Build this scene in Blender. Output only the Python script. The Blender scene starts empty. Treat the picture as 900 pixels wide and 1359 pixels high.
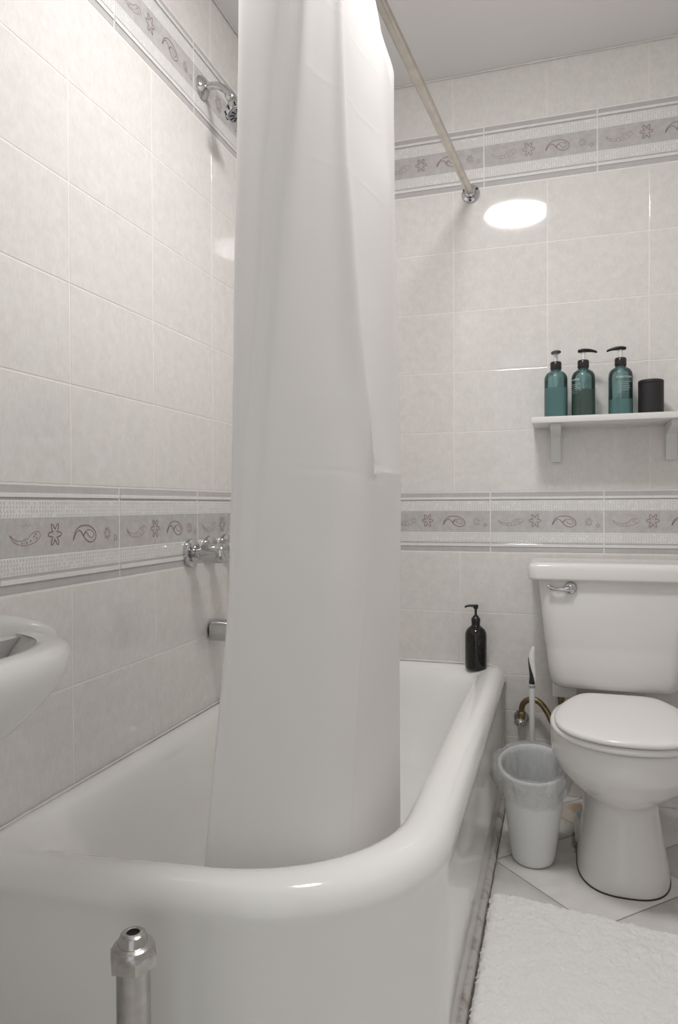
import bpy, bmesh, math, random
from math import sin, cos, pi, radians, sqrt
from mathutils import Vector, Matrix
random.seed(7)
D = bpy.data
SC = bpy.context.scene
COL = SC.collection

# ------------------------------------------------------------------ camera
CAM_LOC = Vector((0.92574, -2.36062, 0.93650))
YAW, PITCH, ROLL = radians(-17.40504), radians(-0.51523), radians(-0.30777)
fw = Vector((sin(YAW) * cos(PITCH), cos(YAW) * cos(PITCH), sin(PITCH)))
rt = Vector((cos(YAW), -sin(YAW), 0))
up = rt.cross(fw)
r2 = rt * cos(ROLL) + up * sin(ROLL)
u2 = -rt * sin(ROLL) + up * cos(ROLL)
cam_data = D.cameras.new('camera')
cam = D.objects.new('camera', cam_data)
COL.objects.link(cam)
m = Matrix.Identity(4)
for i in range(3):
    m[i][0], m[i][1], m[i][2], m[i][3] = r2[i], u2[i], -fw[i], CAM_LOC[i]
cam.matrix_world = m
cam_data.sensor_fit = 'HORIZONTAL'
cam_data.sensor_width = 36.0
cam_data.lens = 932.429 / 900 * 36.0
cam_data.clip_start = 0.02
SC.camera = cam

# ------------------------------------------------------------------ world, light, exposure
world = D.worlds.new('world')
SC.world = world
world.use_nodes = True
bg = world.node_tree.nodes['Background']
bg.inputs[0].default_value = (0.93, 0.97, 1.0, 1)
bg.inputs[1].default_value = WORLD_STRENGTH = 0.62
LAMP_STRENGTH = 55.0
SC.view_settings.view_transform = 'Standard'
SC.view_settings.look = 'None'
SC.view_settings.gamma = 1.0
SC.view_settings.use_curve_mapping = False
SC.view_settings.exposure = 0.38

# ------------------------------------------------------------------ helpers
def link(name, me, parent=None, mats=()):
    o = D.objects.new(name, me)
    COL.objects.link(o)
    for mm in mats:
        if me is not None and mm.name not in [x.name for x in me.materials if x]:
            me.materials.append(mm)
    if parent is not None:
        o.parent = parent
    return o

def tag(o, label=None, cat=None, group=None, kind=None):
    if label: o['label'] = label
    if cat: o['category'] = cat
    if group: o['group'] = group
    if kind: o['kind'] = kind
    return o

def empty(name, loc=(0, 0, 0), rz=0, label=None, cat=None, group=None):
    o = D.objects.new(name, None)
    o.empty_display_size = 0.05
    COL.objects.link(o)
    o.location = loc
    o.rotation_euler = (0, 0, rz)
    return tag(o, label, cat, group)

def mesh_pydata(name, verts, faces, smooth=True, sharp=40, mat_idx=None, recalc=True):
    me = D.meshes.new(name)
    me.from_pydata([tuple(v) for v in verts], [], faces)
    if mat_idx is not None:
        for p, k in zip(me.polygons, mat_idx): p.material_index = k
    if recalc:
        b = bmesh.new(); b.from_mesh(me)
        bmesh.ops.recalc_face_normals(b, faces=b.faces)
        b.to_mesh(me); b.free()
    if smooth:
        me.polygons.foreach_set('use_smooth', [True] * len(me.polygons))
        me.set_sharp_from_angle(angle=radians(sharp))
    me.update()
    return me

def bm_mesh(name, b, smooth=True, sharp=40, recalc=True):
    if recalc: bmesh.ops.recalc_face_normals(b, faces=b.faces)
    me = D.meshes.new(name)
    b.to_mesh(me); b.free()
    if smooth:
        me.polygons.foreach_set('use_smooth', [True] * len(me.polygons))
        me.set_sharp_from_angle(angle=radians(sharp))
    return me

def add_box(b, x0, x1, y0, y1, z0, z1, bev=0.0, seg=2, M=None):
    g = bmesh.ops.create_cube(b, size=1.0)
    vs = g['verts']
    for v in vs:
        v.co = Vector(((x0 + x1) / 2 + v.co.x * (x1 - x0), (y0 + y1) / 2 + v.co.y * (y1 - y0), (z0 + z1) / 2 + v.co.z * (z1 - z0)))
    if bev > 0:
        es = set(e for v in vs for e in v.link_edges)
        r = bmesh.ops.bevel(b, geom=list(es), offset=bev, segments=seg, profile=0.5, affect='EDGES')
        vs = list(set(v for f in r['faces'] for v in f.verts) | set(v for v in vs if v.is_valid))
    if M is not None:
        bmesh.ops.transform(b, matrix=M, verts=[v for v in vs if v.is_valid])

def box_obj(name, x0, x1, y0, y1, z0, z1, mat, parent=None, bev=0.0, seg=2):
    b = bmesh.new(); add_box(b, x0, x1, y0, y1, z0, z1, bev, seg)
    return link(name, bm_mesh(name, b, sharp=35), parent, [mat])

def lathe_data(prof, n=32, axis='Z', origin=(0, 0, 0), sx=1.0, sy=1.0):
    """prof: (r, h) pairs. Closed ends where r = 0."""
    vs, fs, rings = [], [], []
    o = Vector(origin)
    def P(r, a, h):
        if axis == 'Z': return o + Vector((r * cos(a) * sx, r * sin(a) * sy, h))
        if axis == 'X': return o + Vector((h, r * cos(a) * sx, r * sin(a) * sy))
        return o + Vector((r * cos(a) * sx, h, r * sin(a) * sy))
    for r, h in prof:
        if r < 1e-7:
            rings.append([len(vs)]); vs.append(P(0, 0, h))
        else:
            rings.append(list(range(len(vs), len(vs) + n)))
            vs += [P(r, 2 * pi * k / n, h) for k in range(n)]
    for A, B in zip(rings, rings[1:]):
        if len(A) == 1 and len(B) == 1: continue
        for k in range(n):
            k2 = (k + 1) % n
            if len(A) == 1: fs.append((A[0], B[k], B[k2]))
            elif len(B) == 1: fs.append((A[k], A[k2], B[0]))
            else: fs.append((A[k], A[k2], B[k2], B[k]))
    return vs, fs

def lathe(name, prof, mat, parent=None, n=32, axis='Z', origin=(0, 0, 0), sx=1.0, sy=1.0, sharp=35):
    vs, fs = lathe_data(prof, n, axis, origin, sx, sy)
    return link(name, mesh_pydata(name, vs, fs, sharp=sharp), parent, [mat])

def catmull(pts, n=8, closed=False):
    P = [Vector(p) for p in pts]; out = []
    N = len(P)
    rng = range(N) if closed else range(N - 1)
    for i in rng:
        if closed: a, b, c, d = P[(i - 1) % N], P[i], P[(i + 1) % N], P[(i + 2) % N]
        else:
            a = P[i - 1] if i else P[0] * 2 - P[1]
            b, c = P[i], P[i + 1]
            d = P[i + 2] if i + 2 < N else P[-1] * 2 - P[-2]
        for k in range(n):
            t = k / n
            out.append(0.5 * ((2 * b) + (c - a) * t + (2 * a - 5 * b + 4 * c - d) * t * t + (3 * b - a - 3 * c + d) * t ** 3))
    if not closed: out.append(P[-1].copy())
    return out

def tube_data(path, rad, n=16, caps=True):
    P = [Vector(p) for p in path]
    R = rad if isinstance(rad, (list, tuple)) else [rad] * len(P)
    vs, fs = [], []
    t = (P[1] - P[0]).normalized()
    u = t.orthogonal().normalized()
    for i, p in enumerate(P):
        if i == 0: t = (P[1] - P[0])
        elif i == len(P) - 1: t = (P[-1] - P[-2])
        else: t = (P[i + 1] - P[i - 1])
        t = t.normalized()
        u = (u - t * u.dot(t)).normalized()
        w = t.cross(u)
        for k in range(n):
            a = 2 * pi * k / n
            vs.append(p + (u * cos(a) + w * sin(a)) * R[i])
    for i in range(len(P) - 1):
        for k in range(n):
            k2 = (k + 1) % n
            fs.append((i * n + k, i * n + k2, (i + 1) * n + k2, (i + 1) * n + k))
    if caps:
        fs.append(tuple(range(n - 1, -1, -1)))
        fs.append(tuple(range((len(P) - 1) * n, len(P) * n)))
    return vs, fs

def tube(name, path, rad, mat, parent=None, n=16, sharp=50):
    vs, fs = tube_data(path, rad, n)
    return link(name, mesh_pydata(name, vs, fs, sharp=sharp), parent, [mat])

def loft(rings, close_first=True, close_last=True):
    """rings: equal-length closed loops"""
    n = len(rings[0]); vs = [v for r in rings for v in r]; fs = []
    for i in range(len(rings) - 1):
        for k in range(n):
            k2 = (k + 1) % n
            fs.append((i * n + k, i * n + k2, (i + 1) * n + k2, (i + 1) * n + k))
    if close_first: fs.append(tuple(range(n - 1, -1, -1)))
    if close_last: fs.append(tuple(range((len(rings) - 1) * n, len(rings) * n)))
    return vs, fs

def rrect(x0, x1, y0, y1, radii, z, n=14, ns=14):
    """rounded rectangle, counter-clockwise from corner (x1,y0). radii: (x1y0, x1y1, x0y1, x0y0)"""
    cs = [((x1, y0), (-1, 1), -90), ((x1, y1), (-1, -1), 0), ((x0, y1), (1, -1), 90), ((x0, y0), (1, 1), 180)]
    arcs = []
    for (c, s, a0), r in zip(cs, radii):
        cx, cy = c[0] + s[0] * r, c[1] + s[1] * r
        arcs.append([Vector((cx + r * cos(radians(a0 + 90 * k / n)), cy + r * sin(radians(a0 + 90 * k / n)), z)) for k in range(n + 1)])
    out = []
    for i in range(4):
        out += arcs[i]
        a, b = arcs[i][-1], arcs[(i + 1) % 4][0]
        out += [a.lerp(b, k / ns) for k in range(1, ns)]
    return out

# ------------------------------------------------------------------ materials
def mat_new(name):
    mt = D.materials.new(name); mt.use_nodes = True
    nt = mt.node_tree
    return mt, nt, nt.nodes['Principled BSDF'], nt.nodes, nt.links

def plain(name, col, rough=0.4, metal=0.0, spec=0.5, coat=0.0, bump=0.0, bscale=200, noise=0.0, nscale=20):
    mt, nt, p, N, L = mat_new(name)
    p.inputs['Base Color'].default_value = (*col, 1)
    p.inputs['Roughness'].default_value = rough
    p.inputs['Metallic'].default_value = metal
    p.inputs['Specular IOR Level'].default_value = spec
    p.inputs['Coat Weight'].default_value = coat
    tc = N.new('ShaderNodeNewGeometry')
    if noise:
        nz = N.new('ShaderNodeTexNoise'); nz.inputs['Scale'].default_value = nscale; nz.inputs['Detail'].default_value = 4
        L.new(tc.outputs['Position'], nz.inputs['Vector'])
        mx = N.new('ShaderNodeMix'); mx.data_type = 'RGBA'
        mx.inputs[6].default_value = (*[c * (1 - noise) for c in col], 1)
        mx.inputs[7].default_value = (*[min(1, c * (1 + noise)) for c in col], 1)
        L.new(nz.outputs['Fac'], mx.inputs[0]); L.new(mx.outputs[2], p.inputs['Base Color'])
    if bump:
        nz = N.new('ShaderNodeTexNoise'); nz.inputs['Scale'].default_value = bscale; nz.inputs['Detail'].default_value = 3
        L.new(tc.outputs['Position'], nz.inputs['Vector'])
        bp = N.new('ShaderNodeBump'); bp.inputs['Strength'].default_value = bump; bp.inputs['Distance'].default_value = 0.002
        L.new(nz.outputs['Fac'], bp.inputs['Height']); L.new(bp.outputs['Normal'], p.inputs['Normal'])
    return mt

def tile_material(name, c0, c1, rough=0.055, nscale=38, fine=0.10, bump=0.018):
    mt, nt, p, N, L = mat_new(name)
    g = N.new('ShaderNodeNewGeometry'); oi = N.new('ShaderNodeObjectInfo')
    off = N.new('ShaderNodeVectorMath'); off.operation = 'SCALE'; off.inputs[0].default_value = (13.1, 7.3, 5.7)
    L.new(oi.outputs['Random'], off.inputs['Scale'])
    add = N.new('ShaderNodeVectorMath'); L.new(g.outputs['Position'], add.inputs[0]); L.new(off.outputs[0], add.inputs[1])
    n1 = N.new('ShaderNodeTexNoise'); n1.inputs['Scale'].default_value = nscale; n1.inputs['Detail'].default_value = 5; n1.inputs['Roughness'].default_value = 0.62
    L.new(add.outputs[0], n1.inputs['Vector'])
    r1 = N.new('ShaderNodeMapRange'); r1.inputs[1].default_value = 0.34; r1.inputs[2].default_value = 0.68
    L.new(n1.outputs['Fac'], r1.inputs[0])
    mx = N.new('ShaderNodeMix'); mx.data_type = 'RGBA'
    mx.inputs[6].default_value = (*c0, 1); mx.inputs[7].default_value = (*c1, 1)
    L.new(r1.outputs[0], mx.inputs[0])
    mp = N.new('ShaderNodeMapping'); mp.inputs['Scale'].default_value = (1, 1, 0.35); L.new(add.outputs[0], mp.inputs['Vector'])
    n2 = N.new('ShaderNodeTexNoise'); n2.inputs['Scale'].default_value = 210; n2.inputs['Detail'].default_value = 3
    L.new(mp.outputs[0], n2.inputs['Vector'])
    hsv = N.new('ShaderNodeHueSaturation')
    mr = N.new('ShaderNodeMapRange'); mr.inputs[1].default_value = 0.3; mr.inputs[2].default_value = 0.7
    mr.inputs[3].default_value = 1 - fine / 2; mr.inputs[4].default_value = 1 + fine / 2
    L.new(n2.outputs['Fac'], mr.inputs[0]); L.new(mr.outputs[0], hsv.inputs['Value']); L.new(mx.outputs[2], hsv.inputs['Color'])
    L.new(hsv.outputs[0], p.inputs['Base Color'])
    p.inputs['Roughness'].default_value = rough
    n3 = N.new('ShaderNodeTexNoise'); n3.inputs['Scale'].default_value = 90; n3.inputs['Detail'].default_value = 2
    L.new(add.outputs[0], n3.inputs['Vector'])
    bp = N.new('ShaderNodeBump'); bp.inputs['Strength'].default_value = bump; bp.inputs['Distance'].default_value = 0.002
    L.new(n3.outputs['Fac'], bp.inputs['Height']); L.new(bp.outputs['Normal'], p.inputs['Normal'])
    return mt

M_TILE = tile_material('beige_wall_tile', (0.755, 0.725, 0.697), (0.812, 0.787, 0.764), fine=0.06)
M_GROUT = plain('cream_grout', (0.87, 0.845, 0.805), 0.5, noise=0.10, nscale=14)
M_B_WHITE = tile_material('border_white', (0.80, 0.785, 0.765), (0.85, 0.835, 0.82), nscale=40, fine=0.04)
M_B_GREY = tile_material('border_grey', (0.52, 0.505, 0.50), (0.56, 0.545, 0.54), nscale=40, fine=0.05)
M_B_MID = tile_material('border_middle_grey', (0.51, 0.495, 0.49), (0.60, 0.58, 0.575), nscale=45, fine=0.07)
M_P_DARK = plain('print_plum', (0.27, 0.185, 0.175), 0.3)
M_P_ROSE = plain('print_rose', (0.37, 0.27, 0.245), 0.3)
M_P_GREY = plain('print_pale_grey', (0.46, 0.44, 0.42), 0.3)
M_CEIL = plain('ceiling_paint', (0.87, 0.86, 0.85), 0.6, bump=0.05, bscale=60)
M_PAINT = plain('wall_paint', (0.74, 0.72, 0.69), 0.6)
M_ENAMEL = plain('white_enamel', (0.90, 0.89, 0.865), 0.09, noise=0.02, nscale=6)
M_CERAMIC = plain('toilet_ceramic', (0.86, 0.84, 0.815), 0.10)
M_SEAT = plain('seat_plastic', (0.86, 0.84, 0.82), 0.2)
M_SINK = plain('sink_ceramic', (0.80, 0.79, 0.775), 0.16)
M_CAULK = plain('caulk', (0.78, 0.76, 0.72), 0.5, noise=0.12, nscale=30)
M_CHROME = plain('chrome', (0.58, 0.58, 0.585), 0.11, metal=1.0)
M_CHROME_OLD = plain('worn_chrome', (0.50, 0.49, 0.47), 0.26, metal=1.0, noise=0.25, nscale=70, bump=0.15, bscale=150)
M_ROD = plain('aged_steel_rod', (0.62, 0.58, 0.53), 0.28, metal=1.0, noise=0.22, nscale=35)
M_BRASS = plain('dull_brass', (0.27, 0.21, 0.12), 0.38, metal=1.0, noise=0.25, nscale=60)
M_BLACK = plain('black_plastic', (0.012, 0.011, 0.011), 0.28)
M_BLACK_GLOSS = plain('glossy_black_bottle', (0.010, 0.009, 0.008), 0.07)
M_BLACK_MATTE = plain('matte_black', (0.016, 0.015, 0.016), 0.55)
M_WHITE_PL = plain('white_plastic', (0.80, 0.80, 0.79), 0.3)
M_BIN = plain('bin_plastic', (0.87, 0.875, 0.87), 0.32)
M_SHELF = plain('shelf_white', (0.82, 0.80, 0.78), 0.35)
M_BRACKET = plain('bracket_grey', (0.74, 0.745, 0.73), 0.4)
M_BLUE = plain('blue_plastic', (0.10, 0.20, 0.42), 0.35)
M_DARK = plain('dark_hole', (0.01, 0.01, 0.01), 0.8)
M_PRINT_W = plain('white_print', (0.85, 0.87, 0.86), 0.4)
M_GREY_RING = plain('grey_plastic', (0.35, 0.37, 0.40), 0.4)
M_WOOD_DOOR = plain('door_paint', (0.75, 0.73, 0.70), 0.4)

# ------------------------------------------------------------------ the setting: walls, floor, ceiling
Z_E = 0.98           # top of the lower border
H = 0.20             # tile row height
W = 0.3005           # tile column width
CEIL_Z = 2.361
GAP = 0.0030
RX = 1.55            # right wall
NY = -2.66           # wall behind the camera

TILE_CACHE = {}
def tile_mesh(w, h):
    key = (round(w, 3), round(h, 3))
    if key in TILE_CACHE: return TILE_CACHE[key]
    a, c, e, dp = w / 2 - GAP / 2, h / 2 - GAP / 2, 0.0009, 0.0022
    vs, fs = [], []
    for hx, hz, y in ((a, c, dp), (a, c, 0.0007), (a - e * .5, c - e * .5, 0.00018), (a - e * 1.3, c - e * 1.3, 0.0)):
        vs += [(-hx, y, -hz), (hx, y, -hz), (hx, y, hz), (-hx, y, hz)]
    for i in range(3):
        for k in range(4):
            k2 = (k + 1) % 4
            fs.append((i * 4 + k, i * 4 + k2, i * 4 + 4 + k2, i * 4 + 4 + k))
    fs.append((12, 13, 14, 15))
    me = mesh_pydata('tile', vs, fs, smooth=False, recalc=False)
    me.materials.append(M_TILE)
    TILE_CACHE[key] = me
    return me

# --- border tile: grey bands, raised white ribs, stippled bands, a middle frieze with paisley print
BANDS = [(0.012, 0.086, 1, 0.0), (0.086, 0.126, 0, 0.0022), (0.126, 0.152, 1, 0.0), (0.152, 0.318, 0, 0.0006),
         (0.318, 0.668, 2, 0.0002), (0.668, 0.832, 0, 0.0006), (0.832, 0.858, 1, 0.0), (0.858, 0.904, 0, 0.0022), (0.904, 0.986, 1, 0.0)]
BORDER_CACHE = {}
def border_mesh(w):
    key = round(w, 3)
    if key in BORDER_CACHE: return BORDER_CACHE[key]
    vs, fs, mi = [], [], []
    x0, x1 = -w / 2 + 0.0018, w / 2 - 0.0018
    zt = H / 2
    prof = []
    for f0, f1, mk, pr in BANDS:
        e = 0.0007
        prof.append((zt - f0 * H, -pr + 0.0004, mk)); prof.append((zt - f0 * H - e, -pr, mk))
        prof.append((zt - f1 * H + e, -pr, mk)); prof.append((zt - f1 * H, -pr + 0.0004, mk))
    prof = [(prof[0][0], 0.0022, 1)] + prof + [(prof[-1][0], 0.0022, 1)]
    for z, y, mk in prof:
        vs += [(x0, 0.0022, z), (x0, y + 0.0004, z), (x0 + 0.0006, y, z), (x1 - 0.0006, y, z), (x1, y + 0.0004, z), (x1, 0.0022, z)]
    for i in range(len(prof) - 1):
        for k in range(5):
            fs.append((i * 6 + 6 + k, i * 6 + 6 + k + 1, i * 6 + k + 1, i * 6 + k))
            mi.append(prof[i + 1][2] if i < len(prof) - 2 else 1)
    me = mesh_pydata('border_tile', vs, fs, smooth=False, mat_idx=mi, recalc=False)
    for mm in (M_B_WHITE, M_B_GREY, M_B_MID): me.materials.append(mm)
    BORDER_CACHE[key] = me
    return me

def ribbon(vs, fs, mi, pts, wd, mk, y=-0.0006, closed=False):
    n = len(pts); base = len(vs)
    for i, p in enumerate(pts):
        a = pts[(i - 1) % n] if (closed or i) else pts[0]
        b = pts[(i + 1) % n] if (closed or i < n - 1) else pts[-1]
        t = Vector((b[0] - a[0], b[1] - a[1])); t = t.normalized() if t.length > 1e-9 else Vector((1, 0))
        nx, nz = -t.y * wd / 2, t.x * wd / 2
        vs.append((p[0] + nx, y, p[1] + nz)); vs.append((p[0] - nx, y, p[1] - nz))
    for i in range(n if closed else n - 1):
        j = (i + 1) % n
        fs.append((base + 2 * i, base + 2 * i + 1, base + 2 * j + 1, base + 2 * j)); mi.append(mk)

def dot(vs, fs, mi, c, r, mk, y=-0.0006, n=8):
    b = len(vs)
    vs += [(c[0] + r * cos(2 * pi * k / n), y, c[1] + r * sin(2 * pi * k / n)) for k in range(n)]
    fs.append(tuple(range(b, b + n))); mi.append(mk)

def paisley(cx, cz, s, flip=1):
    ctl = [(-1.0, -0.30), (-0.86, 0.12), (-0.5, 0.42), (-0.05, 0.50), (0.45, 0.44), (0.88, 0.16), (0.98, -0.22), (0.64, -0.46),
           (0.22, -0.40), (-0.10, -0.14), (-0.30, 0.12), (-0.52, 0.22), (-0.80, 0.04)]
    return [(cx + s * p.x, cz + flip * s * p.y) for p in catmull([(a, c, 0) for a, c in ctl], 4, closed=True)]

def border_print_mesh(w):
    vs, fs, mi = [], [], []
    X = lambda f: -w / 2 + f * w
    zc = H / 2 - 0.493 * H
    rnd = random.Random(3)
    # pale crescent paisley with dots
    cr = catmull([(-1, .35, 0), (-.75, -.25, 0), (-.2, -.55, 0), (.45, -.42, 0), (.92, .1, 0), (.8, .55, 0), (.4, .42, 0), (.1, .0, 0), (-.35, -.18, 0), (-.75, .0, 0)], 4, closed=True)
    ribbon(vs, fs, mi, [(X(0.185) + p.x * 0.040, zc - 0.002 + p.y * 0.022) for p in cr], 0.0013, 1, closed=True)
    for a, c in ((.5, .15), (.68, .0), (.3, -.2), (.62, .34), (.05, -.34), (-.25, -.38)):
        dot(vs, fs, mi, (X(0.185) + a * 0.040, zc - 0.002 + c * 0.022), 0.0016, 0)
    for k in range(4):
        dot(vs, fs, mi, (X(0.19) + (k - 1.5) * 0.006, zc + 0.021 + 0.002 * (k % 2)), 0.0012, 1)
    # star flower
    fl = []
    for k in range(48):
        a = 2 * pi * k / 48 + 0.25
        r = 0.0145 + 0.0062 * cos(a * 6)
        fl.append((X(0.405) + 0.92 * r * cos(a), zc + 0.003 + 1.12 * r * sin(a)))
    ribbon(vs, fs, mi, fl, 0.0021, 0, closed=True)
    for k in range(6):
        a = 2 * pi * k / 6
        dot(vs, fs, mi, (X(0.405) + 0.0065 * cos(a), zc + 0.003 + 0.0065 * sin(a)), 0.0011, 0)
    # dark paisley
    p1 = paisley(X(0.66), zc, 0.036)
    ribbon(vs, fs, mi, p1, 0.0022, 0, closed=True)
    ribbon(vs, fs, mi, [(X(0.66) + 0.012 + 0.46 * (a - X(0.66)), zc + 0.46 * (c - zc)) for a, c in p1], 0.0015, 0, closed=True)
    # loose flower and small star
    for k in range(7):
        a = 2 * pi * k / 7 + .3
        pet = [(X(0.872) + r * cos(a + d), zc - 0.001 + 1.25 * r * sin(a + d)) for r, d in ((.004, 0), (.008, .28), (.0125, 0), (.008, -.28))]
        ribbon(vs, fs, mi, pet, 0.0014, 1, closed=True)
    st = [(X(0.952) + (0.0062 if k % 2 else 0.0036) * cos(2 * pi * k / 10), zc - 0.012 + (0.0075 if k % 2 else 0.0042) * sin(2 * pi * k / 10)) for k in range(10)]
    ribbon(vs, fs, mi, st, 0.0014, 0, closed=True)
    # herringbone dashes of the two stippled bands
    for f0, f1 in ((0.160, 0.312), (0.676, 0.826)):
        nrow = 4
        for r in range(nrow):
            z = H / 2 - (f0 + (r + 0.5) / nrow * (f1 - f0)) * H
            n = int(w / 0.0074)
            for k in range(n):
                x = -w / 2 + 0.005 + k * (w - 0.010) / (n - 1) + rnd.uniform(-.0006, .0006)
                s = 1 if (r % 2) else -1
                if rnd.random() < 0.10: continue
                dx, dz = 0.0015 * s, 0.0025
                ribbon(vs, fs, mi, [(x - dx, z - dz), (x + dx, z + dz)], 0.0012, 2, y=-0.0009)
    me = mesh_pydata('print', vs, fs, smooth=False, mat_idx=mi, recalc=False)
    for mm in (M_P_DARK, M_P_ROSE, M_P_GREY): me.materials.append(mm)
    return me
BW = 0.351
PRINT_ME = border_print_mesh(BW)

def clip_mesh_x(me, x0, x1, dx, name):
    b = bmesh.new(); b.from_mesh(me)
    for v in b.verts: v.co.x += dx
    for co, no in (((x0, 0, 0), (-1, 0, 0)), ((x1, 0, 0), (1, 0, 0))):
        bmesh.ops.bisect_plane(b, geom=list(b.verts) + list(b.edges) + list(b.faces), plane_co=co, plane_no=no, clear_outer=True)
    out = D.meshes.new(name); b.to_mesh(out); b.free()
    for mm in me.materials: out.materials.append(mm)
    return out

def tiled_wall(name, org, rz, length, slab_mat, col_phase, col_phase_low, bord_low, bord_up, skip=None, tilt=0.0007, u_min=0.0):
    """local frame: x = along the wall, -y = into the room. Returns the wall object with tile children."""
    b = bmesh.new()
    add_box(b, u_min, length, 0.0007, 0.10, 0.0, CEIL_Z)
    wall = link(name, bm_mesh(name, b, smooth=False), None, [slab_mat])
    wall.location = org; wall.rotation_euler = (0, 0, rz)
    tag(wall, kind='structure')
    def cuts(ph, step):
        xs = [u_min]
        k = math.floor((u_min - ph) / step) + 1
        while ph + k * step < length - 0.012:
            if ph + k * step > u_min + 0.012: xs.append(ph + k * step)
            k += 1
        return xs + [length]
    def rows_tiles(z0, z1, xs):
        for xa, xb in zip(xs, xs[1:]):
            if skip and skip(xa, xb, z0, z1): continue
            o = link('tile', tile_mesh(xb - xa, z1 - z0), wall)
            o.location = ((xa + xb) / 2, 0, (z0 + z1) / 2)
            o.rotation_euler = (random.uniform(-tilt, tilt), 0, random.uniform(-tilt, tilt))
    def rows_border(z0, ph):
        xs = cuts(ph, BW)
        for xa, xb in zip(xs, xs[1:]):
            if skip and skip(xa, xb, z0, z0 + H): continue
            wd = xb - xa
            full = abs(wd - BW) < 0.004
            o = link('border_tile', border_mesh(BW if full else wd), wall)
            o.location = ((xa + xb) / 2, 0, z0 + H / 2)
            o.rotation_euler = (random.uniform(-.001, .001), 0, random.uniform(-.001, .001))
            if full: pm = PRINT_ME
            else:
                d = -(BW - wd) / 2 if xa <= u_min + 1e-6 else (BW - wd) / 2
                pm = clip_mesh_x(PRINT_ME, -wd / 2 + .003, wd / 2 - .003, d, 'print')
            link('print', pm, o)
    hi = cuts(col_phase, W); lo = cuts(col_phase_low, W)
    zs = [Z_E + k * H for k in range(6)]
    for k in range(5): rows_tiles(zs[k], zs[k + 1], hi)
    rows_border(Z_E + 5 * H, bord_up)
    rows_tiles(Z_E + 6 * H, CEIL_Z, hi)
    rows_border(Z_E - H, bord_low)
    low = [0.0, 0.178, 0.262, 0.38, 0.58, 0.78]
    for z0, z1 in zip(low, low[1:]): rows_tiles(z0, z1, lo)
    return wall

# left wall: local x runs along +y; local origin at y = NY
LEN_L = -NY
left_ph = (-0.5845) - NY
wall_left = tiled_wall('wall_left', (0, NY, 0), radians(90), LEN_L, M_GROUT, left_ph, left_ph, -0.6755 - NY, -0.680 - NY,
                       skip=lambda xa, xb, z0, z1: z1 <= 0.27 and xb > 1.2)
wall_back = tiled_wall('wall_back', (0, 0, 0), 0, RX, M_GROUT, 0.5912, 0.6095, 0.709, 0.692,
                       skip=lambda xa, xb, z0, z1: z1 <= 0.27 and xb < 0.62)
wall_right = tiled_wall('wall_right', (RX, 0, 0), radians(-90), LEN_L, M_GROUT, 0.29, 0.29, 0.20, 0.20)

# wall behind the camera with the open doorway the photograph is taken through
b = bmesh.new()
DX0, DX1, DZ = 0.50, 1.34, 2.05
add_box(b, -0.1, DX0, NY - 0.10, NY, 0, CEIL_Z)
add_box(b, DX1, RX + 0.1, NY - 0.10, NY, 0, CEIL_Z)
add_box(b, DX0, DX1, NY - 0.10, NY, DZ, CEIL_Z)
tag(link('wall_front', bm_mesh('wall_front', b, smooth=False), None, [M_PAINT]), kind='structure')
b = bmesh.new()
add_box(b, DX0 - 0.06, DX0 + 0.01, NY - 0.11, NY + 0.015, 0, DZ + 0.06, 0.004)
add_box(b, DX1 - 0.01, DX1 + 0.06, NY - 0.11, NY + 0.015, 0, DZ + 0.06, 0.004)
add_box(b, DX0 + 0.01, DX1 - 0.01, NY - 0.11, NY + 0.015, DZ - 0.01, DZ + 0.06, 0.004)
tag(link('door_1', bm_mesh('door_1', b), None, [M_WOOD_DOOR]), kind='structure')

b = bmesh.new(); add_box(b, -0.1, RX + 0.1, NY - 0.1, 0.1, CEIL_Z, CEIL_Z + 0.08)
tag(link('ceiling', bm_mesh('ceiling', b, smooth=False), None, [M_CEIL]), kind='structure')
# paint bead where ceiling meets tile
for nm, a, c in (('trim_2', (0, -0.0035, CEIL_Z - 0.0025), (RX, -0.0035, CEIL_Z - 0.0025)), ('trim_3', (0.0035, 0, CEIL_Z - 0.0025), (0.0035, NY, CEIL_Z - 0.0025))):
    P = [Vector(a).lerp(Vector(c), k / 40) for k in range(41)]
    rr = [0.0027 * random.uniform(.75, 1.25) for _ in P]
    tag(tube(nm, P, rr, M_CAULK, None, 6), kind='structure')

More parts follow.
